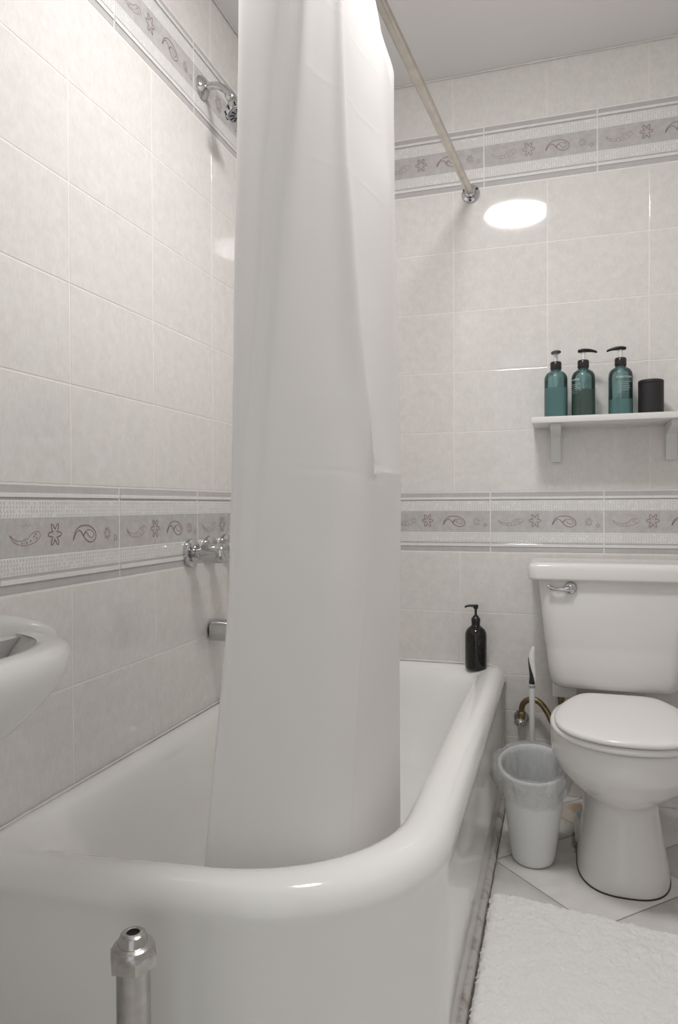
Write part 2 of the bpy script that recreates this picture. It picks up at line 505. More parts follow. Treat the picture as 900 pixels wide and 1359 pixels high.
# floor: marbled tiles laid on the diagonal in running bond
def floor_material():
    mt, nt, p, N, L = mat_new('floor_tile')
    g = N.new('ShaderNodeNewGeometry'); oi = N.new('ShaderNodeObjectInfo')
    off = N.new('ShaderNodeVectorMath'); off.operation = 'SCALE'; off.inputs[0].default_value = (9.1, 3.3, 0)
    L.new(oi.outputs['Random'], off.inputs['Scale'])
    add = N.new('ShaderNodeVectorMath'); L.new(g.outputs['Position'], add.inputs[0]); L.new(off.outputs[0], add.inputs[1])
    nz = N.new('ShaderNodeTexNoise'); nz.inputs['Scale'].default_value = 7; nz.inputs['Detail'].default_value = 6; nz.inputs['Distortion'].default_value = 1.6
    L.new(add.outputs[0], nz.inputs['Vector'])
    cr = N.new('ShaderNodeValToRGB'); e = cr.color_ramp.elements
    e[0].position = 0.34; e[0].color = (0.73, 0.705, 0.675, 1)
    e[1].position = 0.60; e[1].color = (0.80, 0.78, 0.755, 1)
    L.new(nz.outputs['Fac'], cr.inputs[0])
    # rust stains (own shape, at fixed places on the floor)
    col = cr.outputs[0]
    for cx, cy, sx, sy, tint, w in ((0.985, -0.086, 0.042, 0.060, (0.27, 0.105, 0.02), 1.0), (0.966, -0.31, 0.012, 0.075, (0.13, 0.07, 0.03), 0.9),
                                    (0.95, -0.12, 0.09, 0.10, (0.60, 0.50, 0.36), 0.6)):
        sub = N.new('ShaderNodeVectorMath'); sub.operation = 'SUBTRACT'; sub.inputs[1].default_value = (cx, cy, 0)
        L.new(g.outputs['Position'], sub.inputs[0])
        sc = N.new('ShaderNodeVectorMath'); sc.operation = 'MULTIPLY'; sc.inputs[1].default_value = (1 / sx, 1 / sy, 0)
        L.new(sub.outputs[0], sc.inputs[0])
        ln = N.new('ShaderNodeVectorMath'); ln.operation = 'LENGTH'; L.new(sc.outputs[0], ln.inputs[0])
        n2 = N.new('ShaderNodeTexNoise'); n2.inputs['Scale'].default_value = 55; n2.inputs['Detail'].default_value = 4
        L.new(g.outputs['Position'], n2.inputs['Vector'])
        ad = N.new('ShaderNodeMath'); ad.operation = 'ADD'; L.new(ln.outputs['Value'], ad.inputs[0]); L.new(n2.outputs['Fac'], ad.inputs[1])
        mr = N.new('ShaderNodeMapRange'); mr.inputs[1].default_value = 1.45; mr.inputs[2].default_value = 1.0; mr.inputs[3].default_value = 0; mr.inputs[4].default_value = w
        L.new(ad.outputs[0], mr.inputs[0])
        mx = N.new('ShaderNodeMix'); mx.data_type = 'RGBA'; mx.inputs[7].default_value = (*tint, 1)
        L.new(mr.outputs[0], mx.inputs[0]); L.new(col, mx.inputs[6]); col = mx.outputs[2]
    L.new(col, p.inputs['Base Color'])
    p.inputs['Roughness'].default_value = 0.22
    return mt
M_FLOOR = floor_material()
M_FGROUT = plain('floor_grout', (0.34, 0.29, 0.24), 0.8, noise=0.3, nscale=25)
b = bmesh.new(); add_box(b, -0.1, RX + 0.1, NY - 0.1, 0.1, -0.06, -0.002)
floor = link('floor', bm_mesh('floor', b, smooth=False), None, [M_FGROUT]); tag(floor, kind='structure')
S = 0.344
fb = bmesh.new(); add_box(fb, -S / 2 + .0013, S / 2 - .0013, -S / 2 + .0013, S / 2 - .0013, -0.002, 0.0, 0.0008, 1)
FT = bm_mesh('floor_tile', fb, sharp=50); FT.materials.append(M_FLOOR)
# strips run along (1,1)/sqrt2; p = (x+y)/sqrt2 along, q = (x-y)/sqrt2 across... joints: x+y = .283 + k*.4865
p0, q0 = 0.283 / sqrt(2), 1.236 / sqrt(2)
def clip_poly_mesh(me_src, Mx):
    bb = bmesh.new(); bb.from_mesh(me_src); bmesh.ops.transform(bb, matrix=Mx, verts=bb.verts)
    for co, no in (((0.745, 0, 0), (-1, 0, 0)), ((RX, 0, 0), (1, 0, 0)), ((0, 0, 0), (0, 1, 0)), ((0, NY - .1, 0), (0, -1, 0))):
        if co[0] == 0.745: continue
        bmesh.ops.bisect_plane(bb, geom=list(bb.verts) + list(bb.edges) + list(bb.faces), plane_co=co, plane_no=no, clear_outer=True)
    return bb
for i in range(-7, 5):
    for j in range(-5, 10):
        p = p0 + (i + 0.5) * S
        q = q0 + (j + 0.5) * S + (0.85 * S if i == -1 else (0.5 * S if i % 2 else 0))
        x, y = (p + q) / sqrt(2), (p - q) / sqrt(2)
        r = S * 0.72
        if x < 0.70 - r and y > -1.6: continue
        if x < -0.1 or x > RX + r or y > r or y < NY - 0.1 - r: continue
        Mx = Matrix.Translation((x, y, 0)) @ Matrix.Rotation(radians(45), 4, 'Z')
        if r < x < RX - r and NY + r < y < -r:
            o = link('floor_tile', FT, floor); o.location = (x, y, 0); o.rotation_euler = (0, 0, radians(45))
        else:
            bb = clip_poly_mesh(FT, Mx)
            if len(bb.faces) < 3: bb.free(); continue
            o = link('floor_tile', bm_mesh('floor_tile', bb, sharp=50), floor, [M_FLOOR])

# grubby quarter-round strip along the foot of the tub
def trim_material():
    mt, nt, p, N, L = mat_new('grubby_trim')
    g = N.new('ShaderNodeNewGeometry')
    nz = N.new('ShaderNodeTexNoise'); nz.inputs['Scale'].default_value = 26; nz.inputs['Detail'].default_value = 6
    L.new(g.outputs['Position'], nz.inputs['Vector'])
    cr = N.new('ShaderNodeValToRGB'); e = cr.color_ramp.elements
    e[0].position = 0.30; e[0].color = (0.36, 0.32, 0.275, 1)
    e[1].position = 0.50; e[1].color = (0.70, 0.68, 0.645, 1)
    L.new(nz.outputs['Fac'], cr.inputs[0]); L.new(cr.outputs[0], p.inputs['Base Color'])
    p.inputs['Roughness'].default_value = 0.4
    return mt
M_TRIM = trim_material()
sec = [(0.0, 0.0), (0.0, 0.016), (0.004, 0.0165), (0.009, 0.015), (0.014, 0.011), (0.0165, 0.005), (0.0165, 0.0)]
ringsT = []
for k in range(61):
    y = -0.001 - k / 60 * 1.32
    w = 1 + random.uniform(-.05, .05)
    ringsT.append([Vector((0.7475 + a * w, y, c * w)) for a, c in sec])
vs, fs = loft(ringsT)
tag(link('trim_1', mesh_pydata('trim_1', vs, fs, sharp=50), None, [M_TRIM]), kind='structure')
P = [(0.7655, -0.004 - k / 60 * 1.3, 0.001) for k in range(61)]
tag(tube('trim_4', P, [random.uniform(.0008, .0026) for _ in P], plain('dark_grime', (0.22, 0.18, 0.14), 0.8, noise=.5, nscale=60), None, 6), kind='structure')

# ceiling lamp (just above the frame; its mirror image shows in the back wall tile)
LX, LY = 0.730, -1.13
lamp = empty('ceiling_lamp', (LX, LY, CEIL_Z), 0, 'round flush ceiling lamp with white glass dome', 'lamp')
lathe('base_ring', [(0, 0), (0.150, 0), (0.156, -0.006), (0.156, -0.022), (0.148, -0.026), (0.0, -0.026)], plain('lamp_ring', (0.7, 0.69, 0.66), 0.25, metal=.6), lamp, 48)
mt, nt, p, N, L = mat_new('lit_glass_dome')
p.inputs['Base Color'].default_value = (0.9, 0.88, 0.85, 1)
p.inputs['Emission Color'].default_value = (1.0, 0.988, 0.978, 1)
p.inputs['Emission Strength'].default_value = LAMP_STRENGTH
dome = [(0.142, -0.024)] + [(0.142 * cos(radians(a)), -0.024 - 0.030 * sin(radians(a))) for a in range(8, 90, 8)] + [(0, -0.054)]
lathe('glass_dome', dome, mt, lamp, 48, sharp=80)

# ------------------------------------------------------------------ bathtub
def build_tub():
    root = empty('bathtub', (0.38, -0.75, 0), 0, 'white enamel bathtub with rolled rim fitted in the tiled corner', 'bathtub')
    off = -Vector((0.38, -0.75, 0))
    X0, X1, Y0, Y1 = 0.003, 0.757, -1.496, -0.003
    Rg = []
    def ring(il, ir, i_n, ib, z, rn, rb, zl=None, zb=None, rnl=None, rbl=None):
        # insets: left, right(room side), near, back
        r = rrect(X0 + il, X1 - ir, Y0 + i_n, Y1 - ib, (rn, rb, rbl if rbl is not None else rb, rnl if rnl is not None else rn), z, 16, 18)
        if zl is not None or zb is not None:
            out = []
            for v in r:
                # wall sides sit a little lower/higher than the roll
                wl = max(0.0, min(1.0, 1 - (v.x - X0) / 0.11)); wb = max(0.0, min(1.0, 1 - (Y1 - v.y) / 0.11))
                z2 = z
                wn = max(0.0, 1 - (v.x - X0) / 0.50); wn = wn * wn * (3 - 2 * wn) * max(0.0, min(1.0, (Y0 + 0.40 - v.y) / 0.30))
                wl = max(wl, wn)
                if zl is not None: z2 += (zl - z) * wl
                if zb is not None and wl < 0.5: z2 += (zb - z2) * wb * (1 - wl)
                out.append(Vector((v.x, v.y, z2)))
            r = out
        Rg.append([v + off for v in r])
    e = 0.004
    for zz in (0.0, 0.10, 0.20, 0.28, 0.325):
        ring(0, .008, .008, 0, zz, .300, .006, rnl=.01, rbl=.006)
    ring(0, .0055, .0055, 0, 0.344, .303, .006, .340, .344, .012, .006)
    ring(0, .0025, .0025, 0, 0.355, .306, .007, .348, .355, .012, .006)
    ring(0, .0005, .0005, 0, 0.365, .309, .008, .355, .364, .013, .006)
    ring(0, .0015, .0015, 0, 0.374, 0.309, .010, .358, .372, .014, .007)
    ring(0, .006, .006, 0.001, 0.3875, 0.306, .014, .366, .385, .016, .008)
    ring(.001, .013, .013, 0.002, 0.398, 0.302, .018, .373, .397, .020, .010)
    ring(.003, .023, .022, .006, 0.4045, 0.296, .026, .378, .404, .026, .014)
    ring(.007, .036, .033, .014, 0.408, 0.290, .036, .381, .408, .034, .022)
    ring(.014, .050, .046, .026, 0.4085, 0.284, .048, .382, .410, .050, .034)
    ring(.024, .064, .060, .038, 0.406, 0.278, .062, .381, .408, .075, .050)
    ring(.034, .076, .072, .050, 0.400, 0.272, .078, .377, .402, .105, .066)
    ring(.044, .086, .083, .062, 0.390, 0.268, .094, .370, .391, .130, .082)
    ring(.053, .094, .093, .072, 0.374, 0.265, .106, .358, .374, .145, .094)
    ring(.061, .100, .102, .082, 0.350, 0.263, .115, .340, .350, .152, .104)
    ring(.072, .108, .116, .098, 0.300, .300, .125, rnl=.156, rbl=.115)
    ring(.084, .118, .134, .125, 0.230, .300, .135, rnl=.158, rbl=.125)
    ring(.100, .132, .156, .165, 0.160, .300, .140, rnl=.155, rbl=.135)
    ring(.122, .152, .184, .205, 0.115, .300, .135, rnl=.145, rbl=.130)
    ring(.160, .188, .225, .250, 0.088, .300, .120, rnl=.125, rbl=.120)
    ring(.220, .245, .300, .330, 0.078, .300, .090, rnl=.090, rbl=.090)
    vs, fs = loft(Rg)
    link('tub_shell', mesh_pydata('tub_shell', vs, fs, sharp=60), root, [M_ENAMEL])
    # caulk bead where the tub meets the tile
    def bead(pts, r, n=40):
        P = []
        for a, c in zip(pts, pts[1:]):
            P += [Vector(a).lerp(Vector(c), k / n) for k in range(n)]
        P.append(Vector(pts[-1]))
        rr = [r * random.uniform(.8, 1.25) for _ in P]
        tube('caulk_bead', [v + off for v in P], rr, M_CAULK, root, 8)
    bead([(0.004, -1.46, .381), (0.004, -0.75, .3835), (0.004, -0.004, .384)], .0032)
    bead([(0.004, -0.003, .386), (0.10, -0.003, .408), (0.40, -0.003, .4085), (0.70, -0.003, .4085), (0.735, -0.004, .399), (0.752, -0.004, .375), (0.757, -0.004, .352), (0.750, -0.004, .325), (0.747, -0.004, .16), (0.747, -0.004, .01)], .004, 14)
    # small chips in the enamel of the near end
    cv, cf = [], []
    for cx, cz, r in ((0.40, .358, .0030), (0.555, .352, .004), (0.545, .347, .003), (0.66, .356, .002), (0.635, .345, .0022)):
        # placed against the near face
        for k in range(6):
            a = 2 * pi * k / 6
            cv.append(Vector((cx + r * 1.4 * cos(a), -1.5285 + (0.004 if cz < .35 else 0), cz + r * .8 * sin(a))) + off)
        cf.append(tuple(range(len(cv) - 6, len(cv))))
    return root
build_tub()

# chrome waste pipe standing free at the near end of the tub
px, py = 0.402, -1.584
pipe = empty('waste_pipe', (px, py, 0), 0, 'worn chrome pipe stub with hexagonal nut standing in front of the tub end', 'pipe')
lathe('pipe_tube', [(0, 0), (0.030, 0), (0.030, 0.004), (0.0215, 0.006), (0.0215, 0.352), (0.019, 0.352), (0.019, 0.30), (0, 0.30)], M_CHROME_OLD, pipe, 40)
b = bmesh.new()
hexr = []
for z, r, rd in ((0.349, .0265, .3), (0.350, .0285, 1), (0.3645, .0290, 1), (0.367, .0283, .55), (0.3695, .0272, 0)):
    loop = []
    for k in range(48):
        a = 2 * pi * k / 48
        hx = r * .955 / cos(((a + pi / 6 + pi / 8) % (pi / 3)) - pi / 6)
        loop.append(Vector((((1 - rd) * r + rd * hx) * cos(a), ((1 - rd) * r + rd * hx) * sin(a), z)))
    hexr.append(loop)
vs, fs = loft(hexr)
link('hex_nut', mesh_pydata('hex_nut', vs, fs, sharp=16), pipe, [M_CHROME_OLD]); b.free()
lathe('domed_cap', [(0.0272, .3685), (0.0272, .3705), (0.0255, .3745), (0.0215, .3770), (0.0190, .3775), (0.0185, .3790), (0.0180, .3840), (0.0160, .3885), (0.0125, .3908), (0.0092, .3912), (0.0082, .390), (0.0080, .384), (0, .384)], M_CHROME_OLD, pipe, 40, sharp=30)
lathe('dark_hole', [(0, .3865), (0.0079, .3865)], M_DARK, pipe, 24)

# ------------------------------------------------------------------ shower curtain and rod
rod_pts = [Vector((0.649, -0.004, 1.965))] + [Vector((0.649 + (0.565 - 0.649) * t, -1.18 * t, 1.965 + .002 * sin(pi * t))) for t in (.1, .2, .3, .4, .5, .6, .7, .8, .9, 1)]
cx, cy, rr = 0.315, -1.195, 0.25
rod_pts += [Vector((cx + rr * cos(radians(a)), cy + rr * sin(radians(a)), 1.965)) for a in range(-8, -91, -8)]
rod_pts += [Vector((0.2, -1.445, 1.965)), Vector((0.1, -1.445, 1.965)), Vector((0.004, -1.445, 1.965))]
rod = empty('shower_rod', (0.649, 0, 1.965), 0, 'aged metal shower curtain rod running to the back wall under the ceiling', 'curtain rod')
offr = -Vector((0.649, 0, 1.965))
tube('rod_tube', [p + offr for p in rod_pts], 0.0125, M_ROD, rod, 20)
for nm, o, ax, s in (('wall_flange', Vector((0.649, 0, 1.965)), 'Y', -1), ('wall_flange', Vector((0, -1.445, 1.965)), 'X', 1)):
    lathe(nm, [(0, 0.0), (0.029, 0.0), (0.030, s * .004), (0.0275, s * .009), (0.019, s * .012), (0.0175, s * .026), (0.0135, s * .028), (0, s * .028)], M_CHROME, rod, 36, axis=ax, origin=o + offr)
    for k in range(3):
        a = 2 * pi * k / 3 + .5
        c = o + offr + (Vector((0.0235 * cos(a), s * .0095, 0.0235 * sin(a))) if ax == 'Y' else Vector((s * .0095, 0.0235 * cos(a), 0.0235 * sin(a))))
        lathe('screw', [(0, 0), (0.004, 0), (0.0035, s * .0025), (0, s * .003)], M_DARK, rod, 10, axis=ax, origin=c)

CUR = [[[343,-1300,215],[365,-1352,215],[384,-1350,215],[406,-1348,215],[431,-1346,215],[454,-1344,215],[508,-1338,215],[560,-1323,215],[591,-1291,215],[595,-1283,215],[608,-1231,215],[613,-1127,215],[609,-1019,215],[601,-902,215],[589,-860,215]],[[351,-1300,300],[374,-1352,300],[391,-1350,300],[411,-1349,300],[435,-1346,300],[458,-1344,300],[512,-1338,300],[565,-1323,300],[595,-1288,300],[599,-1280,300],[610,-1226,300],[614,-1123,300],[609,-1017,300],[601,-902,300],[589,-860,300]],[[364,-1300,420],[386,-1352,420],[401,-1351,420],[419,-1349,420],[441,-1347,420],[462,-1345,420],[517,-1339,420],[571,-1322,420],[601,-1283,420],[604,-1274,420],[614,-1220,420],[615,-1116,420],[610,-1012,420],[601,-902,420],[589,-860,420]],[[372,-1300,500],[394,-1352,500],[408,-1351,500],[424,-1349,500],[446,-1347,500],[466,-1345,500],[521,-1339,500],[575,-1322,500],[604,-1279,500],[608,-1269,500],[616,-1214,500],[616,-1110,500],[610,-1008,500],[601,-902,500],[589,-860,500]],[[383,-1300,600],[406,-1352,600],[417,-1351,600],[430,-1350,600],[451,-1348,600],[470,-1346,600],[526,-1339,600],[580,-1321,600],[609,-1274,600],[612,-1263,600],[618,-1206,600],[616,-1102,600],[610,-1004,600],[601,-902,600],[589,-860,600]],[[395,-1300,700],[417,-1352,700],[426,-1351,700],[437,-1350,700],[456,-1348,700],[474,-1346,700],[530,-1339,700],[586,-1320,700],[614,-1265,700],[616,-1252,700],[620,-1194,700],[617,-1094,700],[610,-999,700],[602,-902,700],[590,-860,700]],[[403,-1300,800],[426,-1352,800],[434,-1351,800],[443,-1350,800],[461,-1348,800],[478,-1346,800],[536,-1338,800],[592,-1316,800],[619,-1251,800],[621,-1234,800],[622,-1181,800],[619,-1093,800],[612,-999,800],[604,-902,800],[592,-860,800]],[[405,-1300,880],[427,-1350,880],[437,-1351,880],[448,-1353,880],[466,-1347,880],[484,-1346,880],[541,-1333,880],[596,-1305,880],[624,-1240,880],[623,-1215,880],[624,-1167,880],[620,-1089,880],[614,-997,880],[605,-902,880],[593,-860,880]],[[407,-1300,940],[429,-1349,940],[440,-1351,940],[452,-1354,940],[470,-1347,940],[489,-1346,940],[544,-1329,940],[599,-1298,940],[628,-1238,940],[625,-1203,940],[624,-1152,940],[620,-1067,940],[613,-985,940],[606,-902,940],[594,-860,940]],[[408,-1300,970],[430,-1349,970],[441,-1352,970],[454,-1355,970],[472,-1346,970],[492,-1346,970],[546,-1328,970],[600,-1295,970],[630,-1238,970],[626,-1201,970],[624,-1142,970],[619,-1051,970],[613,-976,970],[606,-902,970],[594,-860,970]],[[409,-1300,985],[430,-1349,985],[442,-1352,985],[455,-1356,985],[472,-1346,985],[493,-1346,985],[547,-1327,985],[600,-1294,985],[631,-1239,985],[640,-1253,985],[635,-1179,985],[623,-1063,985],[614,-979,985],[606,-901,985],[594,-860,985]],[[409,-1300,992],[430,-1348,992],[442,-1352,992],[456,-1356,992],[473,-1346,992],[494,-1346,992],[547,-1326,992],[600,-1293,992],[631,-1240,992],[640,-1252,992],[638,-1191,992],[636,-1115,992],[623,-1014,992],[606,-901,992],[595,-860,992]],[[409,-1300,998],[430,-1348,998],[442,-1352,998],[456,-1356,998],[473,-1346,998],[494,-1346,998],[547,-1326,998],[600,-1293,998],[631,-1241,998],[639,-1250,998],[637,-1189,998],[635,-1112,998],[625,-1022,998],[611,-919,998],[596,-860,998]],[[410,-1300,1004],[430,-1348,1004],[443,-1352,1004],[456,-1357,1004],[474,-1346,1004],[495,-1346,1004],[547,-1326,1004],[600,-1292,1004],[631,-1242,1004],[638,-1249,1004],[636,-1187,1004],[634,-1109,1004],[624,-1020,1004],[611,-918,1004],[596,-860,1004]],[[410,-1300,1012],[431,-1348,1012],[443,-1352,1012],[457,-1357,1012],[474,-1346,1012],[495,-1346,1012],[547,-1325,1012],[599,-1292,1012],[631,-1243,1012],[638,-1248,1012],[635,-1184,1012],[633,-1106,1012],[623,-1017,1012],[610,-916,1012],[596,-860,1012]],[[410,-1300,1030],[431,-1348,1030],[444,-1352,1030],[459,-1358,1030],[476,-1346,1030],[497,-1347,1030],[547,-1324,1030],[598,-1291,1030],[630,-1246,1030],[636,-1245,1030],[633,-1180,1030],[630,-1099,1030],[621,-1012,1030],[609,-914,1030],[595,-860,1030]],[[411,-1300,1060],[432,-1347,1060],[446,-1352,1060],[462,-1359,1060],[478,-1346,1060],[499,-1347,1060],[548,-1322,1060],[597,-1288,1060],[630,-1250,1060],[633,-1242,1060],[630,-1174,1060],[627,-1091,1060],[619,-1005,1060],[607,-910,1060],[594,-860,1060]],[[412,-1300,1100],[432,-1347,1100],[448,-1353,1100],[467,-1360,1100],[482,-1345,1100],[503,-1347,1100],[548,-1320,1100],[596,-1286,1100],[628,-1255,1100],[630,-1239,1100],[626,-1168,1100],[624,-1083,1100],[616,-997,1100],[606,-907,1100],[593,-860,1100]],[[414,-1300,1170],[434,-1346,1170],[453,-1354,1170],[475,-1364,1170],[488,-1345,1170],[509,-1348,1170],[548,-1317,1170],[590,-1281,1170],[623,-1261,1170],[622,-1236,1170],[622,-1162,1170],[622,-1074,1170],[613,-990,1170],[603,-903,1170],[591,-860,1170]],[[416,-1300,1250],[435,-1345,1250],[458,-1354,1250],[484,-1366,1250],[495,-1345,1250],[515,-1349,1250],[548,-1315,1250],[586,-1278,1250],[616,-1262,1250],[616,-1236,1250],[619,-1160,1250],[622,-1070,1250],[612,-985,1250],[601,-900,1250],[590,-860,1250]],[[418,-1300,1330],[437,-1345,1330],[462,-1355,1330],[491,-1367,1330],[501,-1345,1330],[521,-1350,1330],[550,-1315,1330],[583,-1278,1330],[610,-1262,1330],[610,-1237,1330],[616,-1160,1330],[624,-1070,1330],[612,-985,1330],[600,-900,1330],[589,-860,1330]],[[420,-1300,1420],[440,-1345,1420],[466,-1356,1420],[496,-1368,1420],[507,-1345,1420],[530,-1350,1420],[553,-1315,1420],[581,-1278,1420],[605,-1262,1420],[604,-1237,1420],[614,-1160,1420],[625,-1070,1420],[612,-985,1420],[599,-900,1420],[587,-860,1420]],[[424,-1300,1520],[443,-1345,1520],[472,-1356,1520],[506,-1370,1520],[517,-1345,1520],[541,-1351,1520],[558,-1315,1520],[579,-1278,1520],[597,-1262,1520],[597,-1238,1520],[609,-1160,1520],[625,-1070,1520],[610,-985,1520],[596,-900,1520],[584,-860,1520]],[[426,-1300,1600],[445,-1345,1600],[477,-1357,1600],[514,-1371,1600],[525,-1345,1600],[549,-1351,1600],[562,-1315,1600],[579,-1278,1600],[594,-1262,1600],[593,-1239,1600],[603,-1160,1600],[618,-1070,1600],[609,-985,1600],[595,-900,1600],[584,-860,1600]],[[427,-1300,1668],[447,-1345,1668],[481,-1358,1668],[521,-1372,1668],[531,-1345,1668],[554,-1352,1668],[564,-1315,1668],[579,-1278,1668],[592,-1262,1668],[591,-1239,1669],[600,-1160,1668],[614,-1070,1665],[606,-985,1657],[595,-900,1651],[584,-860,1651]],[[429,-1300,1736],[448,-1345,1736],[485,-1358,1736],[527,-1372,1736],[536,-1345,1736],[558,-1352,1736],[567,-1315,1736],[579,-1278,1736],[590,-1262,1736],[590,-1240,1738],[596,-1160,1736],[610,-1070,1730],[604,-985,1714],[595,-900,1702],[583,-860,1701]],[[430,-1300,1804],[450,-1345,1804],[489,-1358,1804],[534,-1372,1804],[541,-1345,1804],[563,-1352,1804],[569,-1315,1804],[579,-1278,1804],[589,-1262,1804],[588,-1240,1807],[592,-1160,1804],[604,-1070,1795],[602,-985,1771],[594,-900,1753],[583,-860,1752]],[[432,-1300,1855],[451,-1345,1855],[491,-1358,1855],[538,-1372,1855],[545,-1345,1855],[566,-1352,1855],[571,-1315,1855],[579,-1278,1855],[588,-1262,1855],[587,-1240,1859],[587,-1160,1855],[599,-1070,1844],[601,-985,1814],[594,-900,1791],[583,-860,1790]],[[433,-1300,1899],[452,-1345,1899],[494,-1358,1899],[542,-1372,1899],[548,-1345,1899],[569,-1352,1899],[572,-1315,1899],[579,-1278,1899],[587,-1262,1899],[586,-1240,1904],[584,-1160,1899],[597,-1070,1886],[594,-985,1851],[594,-900,1824],[582,-860,1823]],[[434,-1300,1940],[453,-1345,1940],[496,-1358,1940],[546,-1372,1940],[552,-1345,1940],[572,-1352,1940],[574,-1315,1940],[580,-1278,1940],[586,-1262,1940],[586,-1240,1945],[580,-1160,1940],[588,-1070,1925],[588,-985,1885],[594,-900,1855],[582,-860,1853]]]
def curtain_material():
    mt, nt, p, N, L = mat_new('curtain_fabric')
    p.inputs['Base Color'].default_value = (0.95, 0.94, 0.935, 1)
    p.inputs['Roughness'].default_value = 0.42
    p.inputs['Specular IOR Level'].default_value = 0.35
    g = N.new('ShaderNodeNewGeometry'); sp = N.new('ShaderNodeSeparateXYZ'); L.new(g.outputs['Position'], sp.inputs[0])
    # packing creases: fine horizontal relief every 12 cm
    md = N.new('ShaderNodeMath'); md.operation = 'PINGPONG'; md.inputs[1].default_value = 0.0625
    nz = N.new('ShaderNodeTexNoise'); nz.inputs['Scale'].default_value = 6; nz.inputs['Detail'].default_value = 2
    L.new(g.outputs['Position'], nz.inputs['Vector'])
    wob = N.new('ShaderNodeMath'); wob.operation = 'MULTIPLY_ADD'; wob.inputs[1].default_value = 0.03
    L.new(nz.outputs['Fac'], wob.inputs[0]); L.new(sp.outputs['Z'], wob.inputs[2]); L.new(wob.outputs[0], md.inputs[0])
    mr = N.new('ShaderNodeMapRange'); mr.interpolation_type = 'SMOOTHSTEP'
    mr.inputs[1].default_value = 0.0; mr.inputs[2].default_value = 0.008; mr.inputs[3].default_value = 1; mr.inputs[4].default_value = 0
    L.new(md.outputs[0], mr.inputs[0])
    bp = N.new('ShaderNodeBump'); bp.inputs['Strength'].default_value = 0.10; bp.inputs['Distance'].default_value = 0.002
    n2 = N.new('ShaderNodeTexNoise'); n2.inputs['Scale'].default_value = 18; n2.inputs['Detail'].default_value = 3
    L.new(g.outputs['Position'], n2.inputs['Vector'])
    ad = N.new('ShaderNodeMath'); ad.operation = 'MULTIPLY_ADD'; ad.inputs[1].default_value = 0.35
    L.new(n2.outputs['Fac'], ad.inputs[0]); L.new(mr.outputs[0], ad.inputs[2])
    L.new(ad.outputs[0], bp.inputs['Height']); L.new(bp.outputs['Normal'], p.inputs['Normal'])
    tr = N.new('ShaderNodeBsdfTranslucent'); tr.inputs[0].default_value = (0.95, 0.94, 0.935, 1)
    mx = N.new('ShaderNodeMixShader'); mx.inputs[0].default_value = 0.42
    L.new(p.outputs[0], mx.inputs[1]); L.new(tr.outputs[0], mx.inputs[2])
    L.new(mx.outputs[0], N['Material Output'].inputs[0])
    return mt
M_CURTAIN = curtain_material()
curtain = empty('shower_curtain', (0.5, -1.2, 1.94), 0, 'white fabric shower curtain bunched on the rod and hanging into the tub', 'curtain')
offc = -Vector((0.5, -1.2, 1.94))
cols_n, rows_n = 6, 3
rows = []
for r in CUR:
    rows.append(catmull([Vector(c) / 1000 for c in r], cols_n))
grid = []
ncol = len(rows[0])
colsd = [catmull([rows[i][j] for i in range(len(rows))], rows_n) for j in range(ncol)]
nrow = len(colsd[0])
vs = [colsd[j][i] + offc for i in range(nrow) for j in range(ncol)]
fs = [(i * ncol + j, i * ncol + j + 1, (i + 1) * ncol + j + 1, (i + 1) * ncol + j) for i in range(nrow - 1) for j in range(ncol - 1)]
link('cloth', mesh_pydata('cloth', vs, fs, sharp=80), curtain, [M_CURTAIN])
# plastic rings on the rod, carrying the cloth
for t in (0, 2, 4, 6, 8, 10):
    top = Vector(CUR[-1][t]) / 1000
    best = min(rod_pts, key=lambda q: (q - top).length)
    seg = min(range(len(rod_pts) - 1), key=lambda i: (rod_pts[i].lerp(rod_pts[i + 1], .5) - top).length)
    a, c = rod_pts[seg], rod_pts[seg + 1]
    k = max(0, min(1, (top - a).dot(c - a) / (c - a).length_squared))
    ctr = a.lerp(c, k); d = (c - a).normalized(); side = d.cross(Vector((0, 0, 1))).normalized()
    loop = [ctr + offc + side * (.0185 * cos(2 * pi * q / 20)) + Vector((0, 0, -.004 + .0205 * sin(2 * pi * q / 20))) for q in range(21)]
    tube('ring', loop, 0.0016, M_WHITE_PL, curtain, 8)

# ------------------------------------------------------------------ shower fittings on the left wall
sh = empty('wall_shower', (0, -0.639, 2.073), 0, 'chrome shower head on a bent arm high on the left wall', 'shower head')
lathe('wall_flange', [(0, 0), (0.030, 0), (0.031, .003), (0.029, .008), (0.021, .015), (0.013, .019), (0, .020)], M_CHROME, sh, 40, axis='X')
arm = catmull([(0.004, 0, 0), (0.025, 0, .001), (0.045, 0, -.001), (0.062, 0, -.009), (0.076, 0, -.022), (0.086, 0, -.034)], 8)
tube('arm', arm, 0.0095, M_CHROME, sh, 18)
hd = empty('head', (0.120, 0, -0.043)); D.objects.remove(hd)
ax = Vector((0.38, 0, -0.92)).normalized()
def lathe_dir(name, prof, org, axis, mat, parent, n=32):
    vs, fs = lathe_data(prof, n)
    q = Vector((0, 0, 1)).rotation_difference(axis)
    vs = [q @ v + Vector(org) for v in vs]
    return link(name, mesh_pydata(name, vs, fs, sharp=35), parent, [mat])
hb = lathe_dir('head_body', [(0, 0), (0.0125, .0), (0.0135, .004), (0.0135, .016), (0.011, .020), (0.013, .026), (0.020, .034), (0.028, .044), (0.031, .052), (0.031, .060), (0.029, .063), (0, .062)], (0.084, 0, -0.030), ax, M_CHROME, sh)
fp = lathe_dir('spray_face', [(0, .0625), (0.026, .0635), (0.026, .066), (0, .0665)], (0.084, 0, -0.030), ax, M_GREY_RING, hb, 28)
q = Vector((0, 0, 1)).rotation_difference(ax)
b = bmesh.new()
